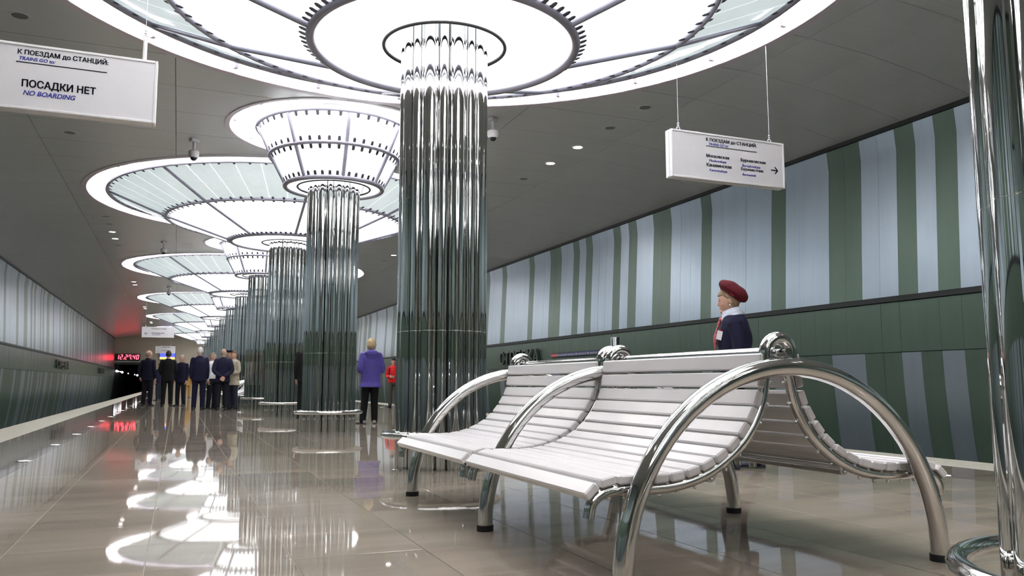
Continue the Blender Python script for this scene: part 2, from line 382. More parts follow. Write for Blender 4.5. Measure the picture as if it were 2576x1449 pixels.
# ---------------------------------------------------------------- ceiling
def ceil_z(x):
    d = abs(x - XC); return ZC if d < 4.7 else ZC - 0.36 * ((d - 4.7) / 2.87) ** 1.6
circles = [(COLY(k), R_WIDE if k % 2 else R_NARR) for k in KS]
mb = MB()
mb.box((XC, (Y0 + Y1) / 2, 5.62), (16.0, Y1 - Y0 + 1, 0.1))
ceil = struct('ceiling', mb, WBACK, 'satin grey panelled ceiling with round cut-outs around the lamps', 'ceiling')
xb = [XC - 7.57, XC - 6.6, XC - 5.7, XC - 4.7, XC - 2.52, XC, XC + 2.52, XC + 4.7, XC + 5.7, XC + 6.6, XC + 7.57]
CH = 1.18
cyl0 = 6.35 - 16 * CH
big = MB(); npan = 0
for j in range(int((Y1 - Y0) / CH)):
    ya, yb_ = cyl0 + j * CH, cyl0 + (j + 1) * CH
    if ya < Y0 or yb_ > Y1 + 0.3: continue
    yb_ = min(yb_, Y1)
    for xa, xc in zip(xb[:-1], xb[1:]):
        g = 0.004
        gl = 0.0 if (abs(xa - XC) in () or abs(abs(xa - XC) - 5.7) < .01 or abs(abs(xa - XC) - 6.6) < .01) else g
        gr = 0.0 if (abs(abs(xc - XC) - 5.7) < .01 or abs(abs(xc - XC) - 6.6) < .01) else g
        r = (xa + gl, ya + g, xc - gr, yb_ - g)
        cs = [c for c in circles if max(r[1] - c[0], c[0] - r[3], 0) ** 2 + max(r[0] - XC, XC - r[2], 0) ** 2 < c[1] ** 2]
        allin = any(all((px - XC) ** 2 + (py - c[0]) ** 2 < c[1] ** 2 for px in (r[0], r[2]) for py in (r[1], r[3])) for c in cs)
        if allin: continue
        t = MB()
        if not cs:
            V = [(r[0], r[1]), (r[2], r[1]), (r[2], r[3]), (r[0], r[3])]
            t.add([(px, py, ceil_z(px)) for px, py in V] + [(px, py, ceil_z(px) + 0.02) for px, py in V], [(3, 2, 1, 0), (4, 5, 6, 7), (0, 1, 5, 4), (1, 2, 6, 5), (2, 3, 7, 6), (3, 0, 4, 7)])
        else:
            V = [Vector(p) for p in ((r[0], r[1]), (r[2], r[1]), (r[2], r[3]), (r[0], r[3]))]; Eg = [(0, 1), (1, 2), (2, 3), (3, 0)]
            for cy, R in cs:
                o = len(V); n = 96 if R > 3 else 64
                V += [Vector((XC + R * math.cos(2 * PI * q / n), cy + R * math.sin(2 * PI * q / n))) for q in range(n)]
                Eg += [(o + q, o + (q + 1) % n) for q in range(n)]
            vo, eo, fo, *_ = delaunay_2d_cdt(V, Eg, [], 0, 1e-5)
            keep = []
            for f in fo:
                c = sum((vo[q] for q in f), Vector((0, 0))) / len(f)
                if r[0] < c.x < r[2] and r[1] < c.y < r[3] and all((c.x - XC) ** 2 + (c.y - q[0]) ** 2 > (q[1] * math.cos(PI / 64)) ** 2 * 0.9999 or False for q in cs): keep.append(f)
            if not keep: continue
            us = sorted(set(q for f in keep for q in f)); ix = {q: n for n, q in enumerate(us)}
            t.add([(vo[q].x, vo[q].y, ceil_z(vo[q].x)) for q in us], [tuple(ix[q] for q in f)[::-1] for f in keep])
        p = project((r[0] + r[2]) / 2, (ya + yb_) / 2, ZC)
        if p and -250 < p[0] < W + 250 and -250 < p[1] < 780 and p[2] < 45 and npan < 300:
            link('panel', t.mesh('panel', CEILM, None), ceil); npan += 1
        else: big.add(t.v, t.f)
stuff(part('panel_field', big, CEILM, ceil, angle=None))

# ---------------------------------------------------------------- end walls and tunnel mouths
def end_wall(y, nm, dy, label, portal_top):
    mb = MB()
    mb.box((XC, y + dy * 0.15, (portal_top + 5.7) / 2), (15.8, 0.3, 5.7 - portal_top))
    mb.box((XC, y + dy * 0.15, (portal_top - 1.3) / 2), (2 * 4.5, 0.3, portal_top + 1.3))
    return struct('wall_' + nm, mb, BEIGE, label, 'wall')
ew = end_wall(Y1, 'far', 1, 'plain beige end wall behind the group of people', 2.55)
end_wall(Y0, 'back', -1, 'plain beige end wall behind the viewpoint', 2.55)
for sgn, nm in ((-1, 'left'), (1, 'right')):
    mb = MB(); xa, xc = XC + sgn * 4.4, XC + sgn * 7.7; cx = (xa + xc) / 2; w = abs(xc - xa)
    mb.box((xa, Y1 + 19.3, 0.65), (0.1, 38, 4.0)); mb.box((xc, Y1 + 19.3, 0.65), (0.1, 38, 4.0)); mb.box((cx, Y1 + 19.3, 2.62), (w, 38, 0.1)); mb.box((cx, Y1 + 38.3, 0.65), (w, 0.1, 4.0))
    tn = struct('wall_tunnel_' + nm, mb, mat('tunnel_dark', srgb(30, 30, 32), 0.9, noise_amt=0.2), 'dark tunnel mouth at the far end of the %s track' % nm, 'tunnel')  # near-black lining colour stands for the dark void of the tunnel
    mb = MB(); mb.box((cx, Y1 - 0.05, 2.44), (w, 0.12, 0.16)); part('lintel', mb, WBACK, tn)
mb = MB()
for q, (px, py) in enumerate(((293.5, 933.5), (298.5, 934.5), (303, 935), (307.5, 936.5), (322.5, 939.5), (339, 942.5), (345.5, 944))):
    lamp = thing('tunnel_lamp', 'small white lamp glowing in the left tunnel mouth, %s from the green wall' % ('first', 'second', 'third', 'fourth', 'fifth', 'sixth', 'seventh')[q], 'lamp', (0, 0, 0), 0, 'lamps in the left tunnel')
    yy = Y1 + 2 + q * 2.2
    v = (R_ * (px - W / 2) + UP * (H / 2 - py) + FW * FPX); v = v * (yy / v.y)
    lamp.location = (max(v.x, XC - 7.45), yy, v.z + CAMH)
    mb = MB(); mb.ell((0, 0, 0), (0.10, 0.08, 0.10) if q % 3 == 0 else (0.055, 0.055, 0.055)); part('bulb', mb, mat('tunnel_bulb', (1, 1, 1, 1), 0.4, emit=(0.95, 0.97, 1, 1), estr=4, noise_amt=0.01), lamp)
    mb = MB(); mb.tube([(0, 0, 0.1), (0, 0, 2.57 - (v.z + CAMH))], 0.02, 6); part('hanger', mb, DSTEEL, lamp)
# dark frame around the left portal
clock = thing('digital_clock', 'wide black digital clock with glowing red numerals above the tunnel', 'clock', (-4.13, Y1 - 0.12, 2.72))
mb = MB(); mb.box((0, 0, 0.29), (2.02, 0.2, 0.58), bev=0.02); part('housing', mb, BLACK, clock)
SEG = {'0': 'abcdef', '1': 'bc', '2': 'abged', '4': 'fgbc', '7': 'fabc'}
def digit(ch, x, parent):
    w, h, t = 0.16, 0.36, 0.05; b = MB()
    for s_ in SEG[ch]:
        cx, cz, dx, dz = {'a': (0, h, w, t), 'd': (0, 0, w, t), 'g': (0, h / 2, w, t), 'b': (w / 2, h * .75, t, h / 2), 'c': (w / 2, h * .25, t, h / 2), 'f': (-w / 2, h * .75, t, h / 2), 'e': (-w / 2, h * .25, t, h / 2)}[s_]
        b.box((x + cx + (cz - h / 2) * 0.18, -0.106, 0.11 + cz), (dx, 0.02, dz))
    part('numeral', b, LEDR, parent)
def dot(x, parent):
    b = MB(); b.box((x, -0.106, 0.12), (0.055, 0.02, 0.055)); part('numeral_dot', b, LEDR, parent)
for ch, x in zip('122740', (-0.80, -0.50, -0.13, 0.17, 0.50, 0.80)): digit(ch, x, clock)
for x in (-0.325, 0.335): dot(x, clock)
mb = MB(); mb.box((0, 0.1, -0.03), (1.9, 0.12, 0.06)); part('mounting_bar', mb, DSTEEL, clock)
scr = thing('video_screen', 'small video screen glowing blue and orange beyond the standing men', 'screen', (-0.9, Y1 - 0.1, 2.82))
mb = MB(); mb.box((0, 0, 0.3), (1.34, 0.12, 0.66), bev=0.01); part('housing', mb, BLACK, scr)
mb = MB(); mb.box((0, -0.065, 0.40), (1.26, 0.02, 0.36)); part('picture_top', mb, SCREENB, scr)
mb = MB(); mb.box((0, -0.065, 0.12), (1.26, 0.02, 0.20)); part('picture_bottom', mb, SCREENO, scr)

# ---------------------------------------------------------------- columns of mirror tubes
ORD = ['nearest', 'second', 'third', 'fourth', 'fifth', 'sixth', 'seventh', 'eighth', 'ninth', 'tenth', 'eleventh', 'twelfth', 'thirteenth']
def tube_lathe(r, seg):
    prof = [(r, 0.0)]
    for z in (1.25, 2.5, 3.75): prof += [(r, z - 0.002), (r - 0.0008, z - 0.001), (r - 0.0008, z + 0.001), (r, z + 0.002)]
    prof.append((r, 5.3)); return MB().lathe(prof, seg)
TUBE_L = tube_lathe(0.070, 28).mesh('tube', COLSTEEL, 30); TUBE_M = tube_lathe(0.049, 24).mesh('tube', COLSTEEL, 30); TUBE_S = tube_lathe(0.013, 10).mesh('thin_tube', COLSTEEL, 30)
CROT = math.radians(-107.3)
def col_tubes():
    for i in range(18):
        a = CROT + 2 * PI * i / 18
        yield ('L', 0.362, a) if i % 2 else ('M', 0.380, a)
        yield ('S', 0.402, a + PI / 18)
CORE = MB().lathe([(0.352, 0), (0.352, 5.3)], 36).mesh('core', COLSTEEL, 60)
GR_R = 0.53
m_ = MB(); m_.torus(GR_R, 0.029, 0.298, 48, 12); RING = m_.mesh('guard_ring', STEEL, 60)
m_ = MB(); m_.lathe([(0.0, 0.0), (0.042, 0.0), (0.042, 0.012), (0.017, 0.016), (0.017, 0.29)], 12); POST = m_.mesh('post', STEEL, 40)
allc = MB()
for kd, R, a in col_tubes():
    allc.lathe([({'L': .07, 'M': .049, 'S': .013}[kd], 0), ({'L': .07, 'M': .049, 'S': .013}[kd], 5.3)], 12 if kd != 'S' else 6, Matrix.Translation((R * math.cos(a), R * math.sin(a), 0)))
ALLC = allc.mesh('tube_bundle', COLSTEEL, 40)
def col_label(k):
    if k == -1: return 'mirror-steel tube column standing behind the viewpoint'
    if k == 0: return 'mirror-steel tube column cut off by the picture edge beside the white bench'
    return '%s complete mirror-steel tube column in the row, counting away from the bench' % (['first', 'second', 'third', 'fourth', 'fifth', 'sixth', 'seventh', 'eighth', 'ninth', 'tenth', 'eleventh', 'twelfth'][k - 1])
for k in KS:
    c = thing('steel_column', col_label(k), 'column', (XC, COLY(k), 0), 0, 'mirror columns along the platform axis')
    link('core', CORE, c)
    if 0 <= k <= 4:
        for kd, R, a in col_tubes():
            link('thin_tube' if kd == 'S' else 'tube', {'L': TUBE_L, 'M': TUBE_M, 'S': TUBE_S}[kd], c, (R * math.cos(a), R * math.sin(a), 0), (0, 0, random.uniform(0, 6)))
    else: stuff(link('tube_bundle', ALLC, c))
    g = link('guard_ring', RING, c)
    for q in range(4):
        a = PI / 4 + q * PI / 2 - 0.35
        link('post', POST, c, (GR_R * math.cos(a), GR_R * math.sin(a), 0))

# ---------------------------------------------------------------- luminaires
def sector_pane(Ra, za, Rb, zb, a0, a1, n, off, th=0.012):
    b = MB(); V = []
    sl = Vector((Rb - Ra, zb - za)).normalized(); nx, nz = -sl.y, sl.x      # pointing up / inside
    for t in (0, th):
        for R, z in ((Ra, za), (Rb, zb)):
            for i in range(n + 1):
                a = a0 + (a1 - a0) * i / n; rr = R + nx * (off + t)
                V.append((rr * math.cos(a), rr * math.sin(a), z + nz * (off + t)))
    A = lambda t, r, i: t * 2 * (n + 1) + r * (n + 1) + i
    F = []
    for i in range(n):
        F += [(A(0, 0, i), A(0, 0, i + 1), A(0, 1, i + 1), A(0, 1, i)), (A(1, 0, i), A(1, 1, i), A(1, 1, i + 1), A(1, 0, i + 1))]
        for r in (0, 1): F.append((A(0, r, i), A(1, r, i), A(1, r, i + 1), A(0, r, i + 1)))
    for i in (0, n): F.append((A(0, 0, i), A(0, 1, i), A(1, 1, i), A(1, 0, i)))
    return b.add(V, F)
def cove(R, parts, ntube):
    b = MB(); lip = 0.09 if R > 3 else 0.05; b.lathe([(R + 0.03, ZC - 0.012), (R - lip + 0.01, ZC - 0.012), (R - lip, ZC - 0.002), (R - lip, ZC + 0.035), (R - lip + 0.02, ZC + 0.035), (R + 0.03, ZC + 0.02)], 128, closed=True)
    parts.append(('cove_rim', b.mesh('cove_rim', RIMM, 40), None, None))
    b = MB(); b.lathe([(R + 0.02, ZC - 0.004), (R + 0.02, ZC + 0.42), (0.01, ZC + 0.42)], 96)
    parts.append(('cove_recess', b.mesh('cove_recess', WHITEP, 40), None, None))
    rt = R - (0.165 if R > 3 else 0.13); L = 2 * rt * math.sin(PI / ntube)
    b = MB(); b.tube([(0, -L / 2 + 0.05, 0), (0, L / 2 - 0.05, 0)], 0.02, 10); tm = b.mesh('fluorescent_tube', TUBEM, 50)
    b = MB(); b.box((0, 0, 0.02), (0.07, 0.06, 0.10), bev=0.006); hm = b.mesh('tube_holder', RIMM, 30)
    for i in range(ntube):
        a = 2 * PI * (i + 0.5) / ntube; rr = rt * math.cos(PI / ntube)
        parts.append(('fluorescent_tube', tm, (rr * math.cos(a), rr * math.sin(a), ZC + 0.06), (0, 0, a)))
        a = 2 * PI * i / ntube
        parts.append(('tube_holder', hm, (rt * math.cos(a), rt * math.sin(a), ZC + 0.06), (0, 0, a)))
m_ = MB(); m_.box((0.03, 0, 0), (0.06, 0.048, 0.014), bev=0.004); m_.ell((0.058, 0, 0), (0.024, 0.024, 0.007), 12, 6); CLIP = m_.mesh('glass_clip', CLIPM, 40)
def lum(rings, per_sector, clips_n, disc_r):
    """rings = [(R, z, tube radius)] bottom to top"""
    parts = []; clips = []
    for q, (R, z, r) in enumerate(rings):
        b = MB(); b.torus(R, r, z, 128, 12); parts.append(('ring', b.mesh('ring', PAINT, 60), None, None))
    b = MB(); path = [(R, 0, z) for R, z, r in rings]; b.tube(path, 0.032, 10); rib = b.mesh('rib', PAINT, 40)
    b = MB(); b.tube([(rings[-1][0], 0, rings[-1][1]), (rings[-1][0], 0, ZC + 0.42)], 0.012, 6); rod = b.mesh('hanger_rod', PAINT, 40)
    for i in range(8):
        parts.append(('rib', rib, None, (0, 0, i * PI / 4))); parts.append(('hanger_rod', rod, None, (0, 0, i * PI / 4 + PI / 8)))
    for t in range(2):
        (Ra, za, ra), (Rb, zb, rb) = rings[t], rings[t + 1]
        n = per_sector[t]; da = PI / 4 / n; gap = 0.006 / max(Ra, 0.5)
        outer = t == 1 and per_sector[1] > 2
        pm = sector_pane(Ra, za, Rb, zb, gap, da - gap, max(2, 8 // n), 0.012).mesh('glass_pane', OPANE if outer else PANE, 30)
        for i in range(8 * n): parts.append(('glass_pane', pm, None, (0, 0, i * da)))
        sl = math.atan2(zb - za, Rb - Ra)
        for (R, z, r, d, nn) in ((Ra, za, ra, 1, clips_n[t][0]), (Rb, zb, rb, -1, clips_n[t][1])):
            for i in range(8):
                for k in range(nn):
                    a = (i + (k + 0.5) / nn * 0.9 + 0.05) * PI / 4
                    # clip lies along the slope, just outside the pane
                    pr = R + d * math.cos(sl) * (r * 0.7) + math.sin(sl) * 0.0; pz = z + d * math.sin(sl) * (r * 0.7)
                    pr += math.sin(sl) * 0.008; pz -= math.cos(sl) * 0.008
                    M = Matrix.Rotation(a, 4, 'Z') @ Matrix.Translation((pr, 0, pz)) @ Matrix.Rotation(-sl, 4, 'Y')
                    if d < 0: M = M @ Matrix.Rotation(PI, 4, 'Z')
                    clips.append(M)
    R0, z0, r0 = rings[0]
    b = MB(); b.lathe([(disc_r, z0 + 0.0), (R0 - r0 * 0.5, z0 + 0.0), (R0 - r0 * 0.5, z0 + 0.02), (disc_r, z0 + 0.02)], 96, closed=True); parts.append(('diffuser_disc', b.mesh('diffuser_disc', DISCM, 40), None, None))
    b = MB(); b.torus(disc_r, 0.019, z0 - 0.002, 64, 10); parts.append(('collar', b.mesh('collar', mat('dark_grey_paint', srgb(70, 70, 76), 0.4, noise_amt=0.05), 60), None, None))
    return parts, clips
LW = lum([(1.30, 4.085, 0.045), (2.72, 4.55, 0.036), (3.94, 5.03, 0.05)], (1, 6), ((9, 9), (9, 9)), 0.60)
LN = lum([(0.80, 4.045, 0.042), (1.06, 4.54, 0.036), (1.275, 5.02, 0.05)], (1, 1), ((5, 5), (5, 5)), 0.60)
cove(R_WIDE, LW[0], 22); cove(R_NARR, LN[0], 10)
def clip_join(clips):
    b = MB(); V = [v.co.copy() for v in CLIP.vertices]; F = [tuple(p.vertices) for p in CLIP.polygons]
    for M in clips: b.add(V, F, M)
    return b.mesh('clip_row', CLIPM, 40)
CJW, CJN = clip_join(LW[1]), clip_join(LN[1])
for k in KS:
    wide = k % 2
    if k <= 0: lb = ('wide shallow glass dish lamp over the column behind the viewpoint', 'narrow glass cone lamp over the column at the picture edge')[k + 1]
    else:
        lb = ('wide shallow glass dish lamp fanning out from the top of the %s complete column' if wide else 'narrow two-tier glass cone lamp flaring from the top of the %s complete column') % (['first', 'second', 'third', 'fourth', 'fifth', 'sixth', 'seventh', 'eighth', 'ninth', 'tenth', 'eleventh', 'twelfth'][k - 1])
    t = thing('column_luminaire', lb, 'lamp', (XC, COLY(k), 0), 0, 'wide dish lamps' if wide else 'narrow cone lamps')
    parts, clips = LW if wide else LN
    for nm, me, loc, rot in parts: link(nm, me, t, loc, rot)
    if k in (1, 2):
        for M in clips:
            o = link('glass_clip', CLIP, t); o.matrix_local = M
    else: stuff(link('clip_row', CJW if wide else CJN, t))

# ---------------------------------------------------------------- downlights lit and unlit, ceiling cameras
m_ = MB(); m_.lathe([(0.085, -0.012), (0.112, -0.012), (0.116, 0.0), (0.116, 0.01), (0.085, 0.01)], 28, closed=True); DTRIM = m_.mesh('trim_ring', WHITEP, 40)
m_ = MB(); m_.lathe([(0.0, -0.006), (0.086, -0.006), (0.086, 0.006), (0.0, 0.006)], 28); DLENS = m_.mesh('lens', DOWNM, 40)
OFFM = mat('unlit_lens', srgb(120, 120, 118), 0.3, 0.2, noise_amt=0.05)
m_ = MB(); m_.lathe([(0.0, -0.004), (0.086, -0.004), (0.086, 0.006), (0.0, 0.006)], 28); OLENS = m_.mesh('lens', OFFM, 40)
m_ = MB(); m_.lathe([(0.088, -0.005), (0.112, -0.005), (0.116, 0.0), (0.116, 0.01), (0.088, 0.01)], 28, closed=True); OTRIM = m_.mesh('trim_ring', CEILM, 40)
for k in range(0, 13, 2):
    for sgn in (-1, 1):
        for q, dy in ((0, -0.85), (1, 0.32)):
            y = COLY(k) + dy
            side = 'left' if sgn < 0 else 'right'
            t = thing('downlight', '%s of the two lit round downlights on the %s of the %s narrow cone lamp' % (('nearer', 'farther')[q], side, ('edge-cropped', 'nearest', 'second', 'third', 'fourth', 'fifth', 'sixth')[k // 2]), 'downlight', (XC + sgn * 4.19, y, ZC), 0, 'lit ceiling downlights')
            link('trim_ring', DTRIM, t); link('lens', DLENS, t)
        for q, dy in ((0, -3.15), (1, -2.05), (2, 1.65)):
            if k in (2, 4):
                t = thing('unlit_downlight', '%s flush grey ceiling disc on the %s beside the %s narrow cone lamp' % (('first', 'second', 'third')[q], 'left' if sgn < 0 else 'right', ('', 'nearest', 'second')[k // 2]), 'unlit_lamp', (XC + sgn * 4.19, COLY(k) + dy, ZC), 0, 'flush ceiling discs')
                link('trim_ring', OTRIM, t); link('lens', OLENS, t)  # flush discs are downlights that are switched off
def cctv(x, y, label):
    t = thing('dome_camera', label, 'camera', (x, y, ZC), 0.6, 'ceiling dome cameras')
    b = MB(); b.box((0, 0, -0.03), (0.16, 0.10, 0.06), bev=0.01); part('mount', b, CAMW, t)
    b = MB(); b.lathe([(0.028, -0.05), (0.026, -0.2), (0.04, -0.215)], 14); part('stem', b, CAMW, t)
    b = MB(); b.lathe([(0.0, -0.2), (0.06, -0.205), (0.088, -0.225), (0.088, -0.30), (0.07, -0.335), (0.0, -0.335)], 20); part('housing', b, CAMW, t)
    b = MB(); b.ell((0, 0, -0.335), (0.056, 0.056, 0.055), 16, 10); part('dome', b, GLASSD, t)
cctv(0.10, 14.9, 'white dome camera hanging from the ceiling in front of the second wide dish lamp')
cctv(4.51, 11.85, 'white dome camera hanging just right of the first complete column')
cctv(-0.54, 26.4, 'small white dome camera hanging left of the second narrow cone lamp')
cctv(-0.5, 39.0, 'tiny far dome camera hanging left of the third narrow cone lamp')

# ---------------------------------------------------------------- platform floor lights
m_ = MB(); m_.lathe([(0.045, 0.0), (0.07, 0.004), (0.078, 0.0), (0.078, -0.01), (0.045, -0.01)], 20, closed=True); FLR = m_.mesh('bezel', STEEL, 40)
m_ = MB(); m_.lathe([(0.0, 0.003), (0.047, 0.003), (0.047, -0.008)], 20); FLE = m_.mesh('lens', FLOORL, 40)
NUM = 'zeroth first second third fourth fifth sixth seventh eighth ninth tenth eleventh twelfth thirteenth fourteenth fifteenth sixteenth seventeenth eighteenth nineteenth twentieth twenty-first twenty-second twenty-third twenty-fourth'.split(); fl_i = {-1: 0, 1: 0}
for sgn in (-1, 1):
    for q in range(-1, 22):
        y = 9.5 + 2.28 * q - (4.4 if sgn > 0 else 0)
        if y < 0.5: continue
        fl_i[sgn] += 1
        t = thing('floor_light', '%s round floor light along the %s platform edge, counting away from the viewer' % (NUM[fl_i[sgn]], 'left' if sgn < 0 else 'right'), 'floor light', (XC + sgn * 3.70, y, 0.001), 0, 'floor lights along the %s edge' % ('left' if sgn < 0 else 'right'))
        link('bezel', FLR, t); link('lens', FLE, t)

# ---------------------------------------------------------------- benches
ARCH_A, ARCH_B = 0.80, 0.803
RAILP = [(0.062, 0.81), (0.085, 0.70), (0.143, 0.59), (0.236, 0.495), (0.365, 0.418), (0.50, 0.38), (0.63, 0.371), (0.74, 0.374), (0.835, 0.366), (0.885, 0.33), (0.90, 0.275)]
SLP = [(0.088, 0.868), (0.098, 0.79), (0.116, 0.713), (0.150, 0.648), (0.194, 0.587), (0.246, 0.532), (0.308, 0.488), (0.372, 0.456), (0.444, 0.431), (0.518, 0.416), (0.592, 0.410), (0.667, 0.410), (0.745, 0.412), (0.826, 0.408), (0.896, 0.376)]
m_ = MB(); n = 48
m_.tube([(-ARCH_A * math.cos(PI * i / n), 0, 0.028 + (ARCH_B + 0.012) * math.sin(PI * i / n)) for i in range(n + 1)], 0.039, 20); ARCH = m_.mesh('arch', STEEL, 50)
m_ = MB(); m_.lathe([(0.0, 0.0), (0.045, 0.0), (0.045, 0.03), (0.03, 0.034), (0.0, 0.034)], 20); FOOT = m_.mesh('rubber_foot', BLACK, 40)
RAIL = {}
for s_ in (-1, 1):
    m_ = MB(); m_.tube(spline([(s_ * x, 0, z) for x, z in RAILP], 5), 0.0225, 14); RAIL[s_] = m_.mesh('seat_rail', STEEL, 50)
m_ = MB(); U = [(-0.066, 0, 0.845)] + [(-0.066 * math.cos(PI * i / 14), 0, 0.90 + 0.066 * math.sin(PI * i / 14)) for i in range(15)] + [(0.066, 0, 0.845)]
m_.tube(U, 0.028, 14); LOOP = m_.mesh('top_loop', STEEL, 50)
SL_L = 1.365
m_ = MB(); m_.box((0, 0, 0), (0.064, SL_L, 0.036), bev=0.006); SLAT = m_.mesh('slat', SLATM, 25)
m_ = MB(); m_.tube([(0, -SL_L / 2 + 0.02, 0), (0, SL_L / 2 - 0.02, 0)], 0.026, 16); m_.tube([(0, -SL_L / 2 - 0.055, 0), (0, SL_L / 2 + 0.055, 0)], 0.017, 12); BAR = m_.mesh('top_bar', STEEL, 40)
m_ = MB(); m_.tube([(0, -SL_L / 2 + 0.03, 0), (0, SL_L / 2 - 0.03, 0)], 0.024, 14); LOWB = m_.mesh('cross_tube', STEEL, 40)
# bolts under every slat on one rail
m_ = {}
for s_ in (-1, 1):
    b = MB()
    for i, (x, z) in enumerate(SLP[1:-1], 1):
        tx = SLP[i + 1][0] - SLP[i - 1][0]; tz = SLP[i + 1][1] - SLP[i - 1][1]; l = math.hypot(tx, tz)
        nx, nz = -(-tz / l), -(tx / l)        # away from the slat, through the rail
        nx, nz = (tz / l, -tx / l)
        p0 = Vector((s_ * (x + nx * 0.02), 0, z + nz * 0.02)); p1 = Vector((s_ * (x + nx * 0.066), 0, z + nz * 0.066))
        b.tube([p0, p1], 0.0045, 6); b.ell(p1, (0.008, 0.008, 0.008), 8, 6)
    m_[s_] = b.mesh('bolt_row', STEEL, 40)
BOLTS = m_
def bench(y, label, detail=True):
    t = thing('platform_bench', label, 'bench', (2.345, y, 0), 0, 'back-to-back platform benches')
    for ya in (-1.45, 0, 1.45):
        a = link('arch', ARCH, t, (0, ya, 0))
        for s_ in (-1, 1): link('rubber_foot', FOOT, a, (s_ * ARCH_A, 0, 0))
    for md in (-1, 1):
        yc = md * 0.7225
        for s_ in (-1, 1):
            for i, (x, z) in enumerate(SLP):
                a = SLP[max(i - 1, 0)]; b = SLP[min(i + 1, len(SLP) - 1)]
                an = math.atan2(b[1] - a[1], b[0] - a[0])
                if i == len(SLP) - 1: an = math.radians(-42)
                if i == 0: an = math.radians(-84)
                link('slat', SLAT, t, (s_ * x, yc, z), (0, -an if s_ > 0 else an, 0))
            for e in (-1, 1):
                r = link('seat_rail', RAIL[s_], t, (0, yc + e * 0.655, 0))
                if detail: stuff(link('bolt_row', BOLTS[s_], r))
            link('cross_tube', LOWB, t, (s_ * 0.345, yc, 0.405))
        for e in (-1, 1): link('top_loop', LOOP, t, (0, yc + e * 0.668, 0))
        link('top_bar', BAR, t, (0.0, yc, 0.905))
    return t
bench(4.16, 'large white-slatted back-to-back bench with chrome arches in the foreground')
bench(29.2, 'small far white-slatted bench half hidden behind the man in the beige jacket', False)

# slim chrome post rising behind the bench
t = thing('chrome_post', 'dark chrome post rising behind the middle of the white bench', 'post', (5.08, 9.0, 0))
mb = MB(); mb.lathe([(0.0, 0.02), (0.058, 0.02), (0.058, 1.335), (0.052, 1.345), (0.0, 1.345)], 20); part('tube', mb, DSTEEL, t)
mb = MB(); mb.lathe([(0.0, 0.0), (0.11, 0.0), (0.11, 0.012), (0.0, 0.02)], 24); part('base_plate', mb, STEEL, t)

# ---------------------------------------------------------------- hanging signs
def sign(x0, x1, y, z0, z1, label, wires, texts, lines=(), arrow=None, tubes=False):
    t = thing('hanging_sign', label, 'sign', ((x0 + x1) / 2, y, z0), 0, 'hanging direction signs')
    w, h = x1 - x0, z1 - z0
    b = MB(); b.box((0, 0.05, h / 2), (w - 0.03, 0.11, h - 0.03)); part('panel', b, SIGNM, t)
    b = MB()
    for sx in (-1, 1): b.box((sx * (w / 2 - 0.012), 0.05, h / 2), (0.024, 0.13, h), bev=0.004)
    for z in (0.012, h - 0.012): b.box((0, 0.05, z), (w - 0.05, 0.13, 0.024), bev=0.004)
    b.box((-w / 2 - 0.001, 0.05, h / 2), (0.02, 0.03, h - 0.02)); part('frame', b, SIGNF, t)
    for wx, ztop in wires:
        b = MB()
        if tubes: b.tube([(wx, 0.05, h), (wx, 0.05, h + 0.2)], 0.018, 10); zb = h + 0.2
        else:
            b.lathe([(0.0, 0.0), (0.04, 0.0), (0.035, 0.012), (0, 0.015)], 12, Matrix.Translation((wx, 0.05, h))); zb = h
        b.torus(0.022, 0.006, 0, 16, 6, Matrix.Translation((wx, 0.05, zb + 0.03)) @ Matrix.Rotation(PI / 2, 4, 'X'))
        for q in (0.07, 0.095): b.ell((wx, 0.05, zb + q), (0.016, 0.012, 0.009), 10, 6)
        b.tube([(wx, 0.05, zb + 0.05), (wx, 0.05, ztop - z0)], 0.0035, 6)
        part('suspension_wire', b, SIGNF, t)
    for body, ax0, ax1, az0, az1, m, sh in texts:
        me = embolden(text_mesh(body, 0.1, m, 0.0008, sh), 0.0032 if m is INK else 0.0022)
        fit_text(me, -w / 2 + ax0 * w, -w / 2 + ax1 * w, az0 * h, az1 * h)
        link('lettering', me, t, (0, -0.0075, 0))
    for ax0, ax1, az in lines:
        b = MB(); b.box((-w / 2 + (ax0 + ax1) / 2 * w, -0.008, az * h), ((ax1 - ax0) * w, 0.002, 0.007)); part('rule_line', b, INK, t)
    if arrow:
        cx, cz, L = -w / 2 + arrow[0] * w, arrow[1] * h, arrow[2]
        d = arrow[3]; b = MB(); r = 0.008
        b.box((cx, -0.008, cz), (L, 0.002, 0.014))
        for q in (-1, 1):
            M = Matrix.Translation((cx + d * L / 2, -0.008, cz)) @ Matrix.Rotation(d * q * PI / 4, 4, 'Y')
            b.box((-d * L * 0.3, 0, 0), (L * 0.6, 0.002, 0.014), M)
        part('arrow', b, INK, t)
    return t
HEAD = 'К ПОЕЗДАМ до СТАНЦИЙ:'
SY = 7.85
sign(5.205, 6.845, SY, 3.155, 3.725, 'white hanging sign listing four stations with an arrow, above the attendant', [(-0.68, 4.55), (0.65, 5.05)],
     [(HEAD, .297, .747, .82, .925, INK, 0), ('TRAINS GO to:', .320, .495, .75, .804, BLUEINK, .25),
      ('Московская', .297, .495, .49, .56, INK, 0), ('Moskovskaya', .320, .470, .385, .452, BLUEINK, .25), ('Канавинская', .297, .515, .295, .37, INK, 0), ('Kanavinskaya', .320, .475, .185, .25, BLUEINK, .25),
      ('Бурнаковская', .600, .825, .47, .555, INK, 0), ('Burnakovskaya', .610, .775, .355, .432, BLUEINK, .25), ('Буревестник', .600, .805, .28, .36, INK, 0), ('Burevestnik', .610, .735, .186, .235, BLUEINK, .25)],
     [(.297, .747, .728)], (.905, .376, 0.10, 1))
